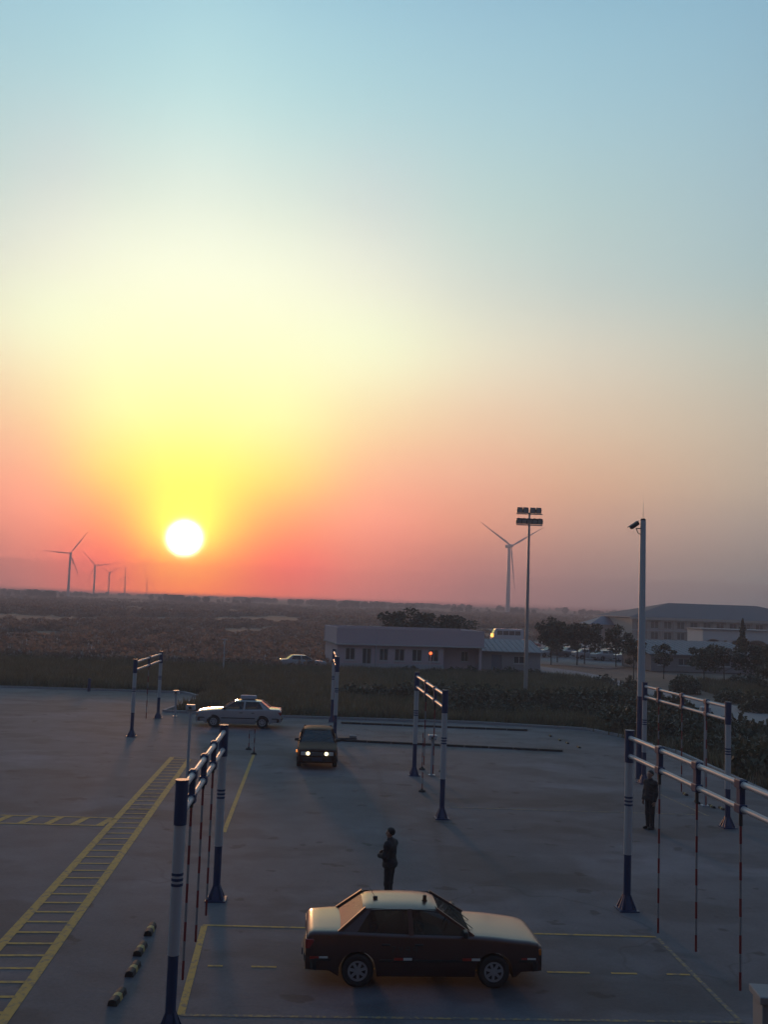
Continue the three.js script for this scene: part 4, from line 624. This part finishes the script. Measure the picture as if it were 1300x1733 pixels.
{   // long grey-roofed shed
  const m = wallMat(lin(0.22, 0.2, 0.2)), w = 13.5, d = 9, t = thing('long_shed', 'long shed with a plain grey sloping roof', 'shed', [31.2, 0, -116], 0.13);
  const wins = [0, 1, 2, 3, 4].map((k) => [0.8 + k * 2.5, 0.7, 1.4, 0.8]); mesh('front_wall', facade(w, 1.9, wins), m, t); wins.forEach((q) => windowIn(t, q));
  mesh('rear_wall', box(w, 3.1, 0.2, w / 2, 1.55, -d), m, t); for (const x of [0.12, w - 0.12]) mesh('side_wall', box(0.2, 1.9, d - 0.6, x, 0.95, -d / 2), m, t);
  const rm = std(lin(0.19, 0.18, 0.19), 0.85), rf = mesh('roof', new THREE.BoxGeometry(w + 0.8, 0.12, d + 1), rm, t); rf.position.set(w / 2, 2.56, -d / 2); rf.rotation.x = 0.13;
  for (let k = 0; k < 20; k++) mesh('roof_rib', box(0.06, 0.06, d + 1, -w / 2 + 0.1 + k * 0.69, 0.08, 0), rm, rf);
}
{   // the building the picture is taken from: its front stands just behind the viewpoint and shades the near paving
  const m = wallMat(lin(0.16, 0.13, 0.12)), w = 64, d = 12, h = 14.8, t = thing('teaching_block', 'four storey block behind the viewpoint, facing the yard', 'building', [32, 0, 1.2], Math.PI);
  const wins = []; for (let f = 0; f < 4; f++) for (let k = 0; k < 16; k++) wins.push([1.4 + k * 3.9, 1 + f * 3.6, 2.1, 1.7]);
  mesh('front_wall', facade(w, h, wins), m, t); wins.forEach((q) => windowIn(t, q)); shell(t, w, d, h, m); mesh('roof', box(w + 0.8, 0.25, d + 0.8, w / 2, h + 0.13, -d / 2), M.conc, t);
}
// ---------------------------------------------------------------- vehicles far off
{
  const t = thing('minibus', 'white minibus with an orange lamp glowing at its front', 'minibus', [23.4, 0, -186], 0.1), m = paintOf(lin(0.42, 0.42, 0.44), 0.4);
  const sh = new THREE.Shape([[-2.9, 0.35], [2.9, 0.35], [2.9, 2.35], [2.75, 2.5], [-2.2, 2.5], [-2.65, 1.5], [-2.9, 1.2]].map((p) => new THREE.Vector2(...p)));
  mesh('body', new THREE.ExtrudeGeometry(sh, { depth: 1.8, bevelEnabled: true, bevelSize: 0.08, bevelThickness: 0.08, bevelSegments: 2 }).translate(0, 0, -0.9), m, t);
  for (let k = 0; k < 4; k++) mesh('window', rbox(1.0, 0.75, 0.03, 0.01, -1.5 + k * 1.12, 1.85, 0.99), paneM, t);
  mesh('windscreen', bar(V(-2.75, 1.55, 0), V(-2.36, 2.35, 0), 0.04, 1.5), paneM, t);
  for (const x of [-1.9, 1.8]) for (const z of [0.85, -0.85]) { const wl = mesh('wheel', carGeo.tyre, M.rubber, t); wl.position.set(x, 0.36, z); wl.scale.setScalar(1.2); }
  mesh('front_lamp', rbox(0.36, 0.7, 0.9, 0.1, -2.86, 1.35, 0.62), std(lin(0.6, 0.3, 0.06), 0.4, { emissive: lin(1, 0.42, 0.08), emissiveIntensity: 2.6 }), t);
  const l = new THREE.PointLight(lin(1, 0.5, 0.14), 1.5); l.name = 'front_lamp_glow'; l.position.set(-3.1, 1.35, 0.75); l.castShadow = true; t.add(l);
  sedan('white car half hidden by grass left of the low building', whiteP, [-7.4, 0, -99], 0.25, { small: true });
  const cols = [whiteP, paintOf(lin(0.3, 0.3, 0.32)), whiteP, paintOf(lin(0.06, 0.06, 0.07)), whiteP, paintOf(lin(0.25, 0.03, 0.03))], r = rng(7);
  const spots = [[21.6, -159, 'white', 0], [22.6, -152, 'pale grey', 1], [24.4, -166, 'red', 5], [21.2, -139, 'white', 2], [24.5, -141, 'black', 3], [26.8, -150, 'white', 0], [27.4, -143, 'pale grey', 1], [28.6, -138, 'white', 2], [29.9, -150, 'white', 4], [30.6, -136, 'white', 0], [32.6, -141, 'black', 3], [33.4, -134, 'white', 2]];
  spots.forEach(([x, z, c, k], i) => sedan(`${c} parked car beyond the trees, ${['first', 'second', 'third', 'fourth', 'fifth', 'sixth', 'seventh', 'eighth', 'ninth', 'tenth', 'eleventh', 'last'][i]} of the group from the left`, cols[k], [x, -0.02, z], 0.1 + r() * 0.5, { small: true, group: 'cars parked on the apron' }));
}

scene.traverse((o) => { if (o.isMesh) { o.castShadow = true; o.receiveShadow = true; } });
renderer.render(scene, camera);
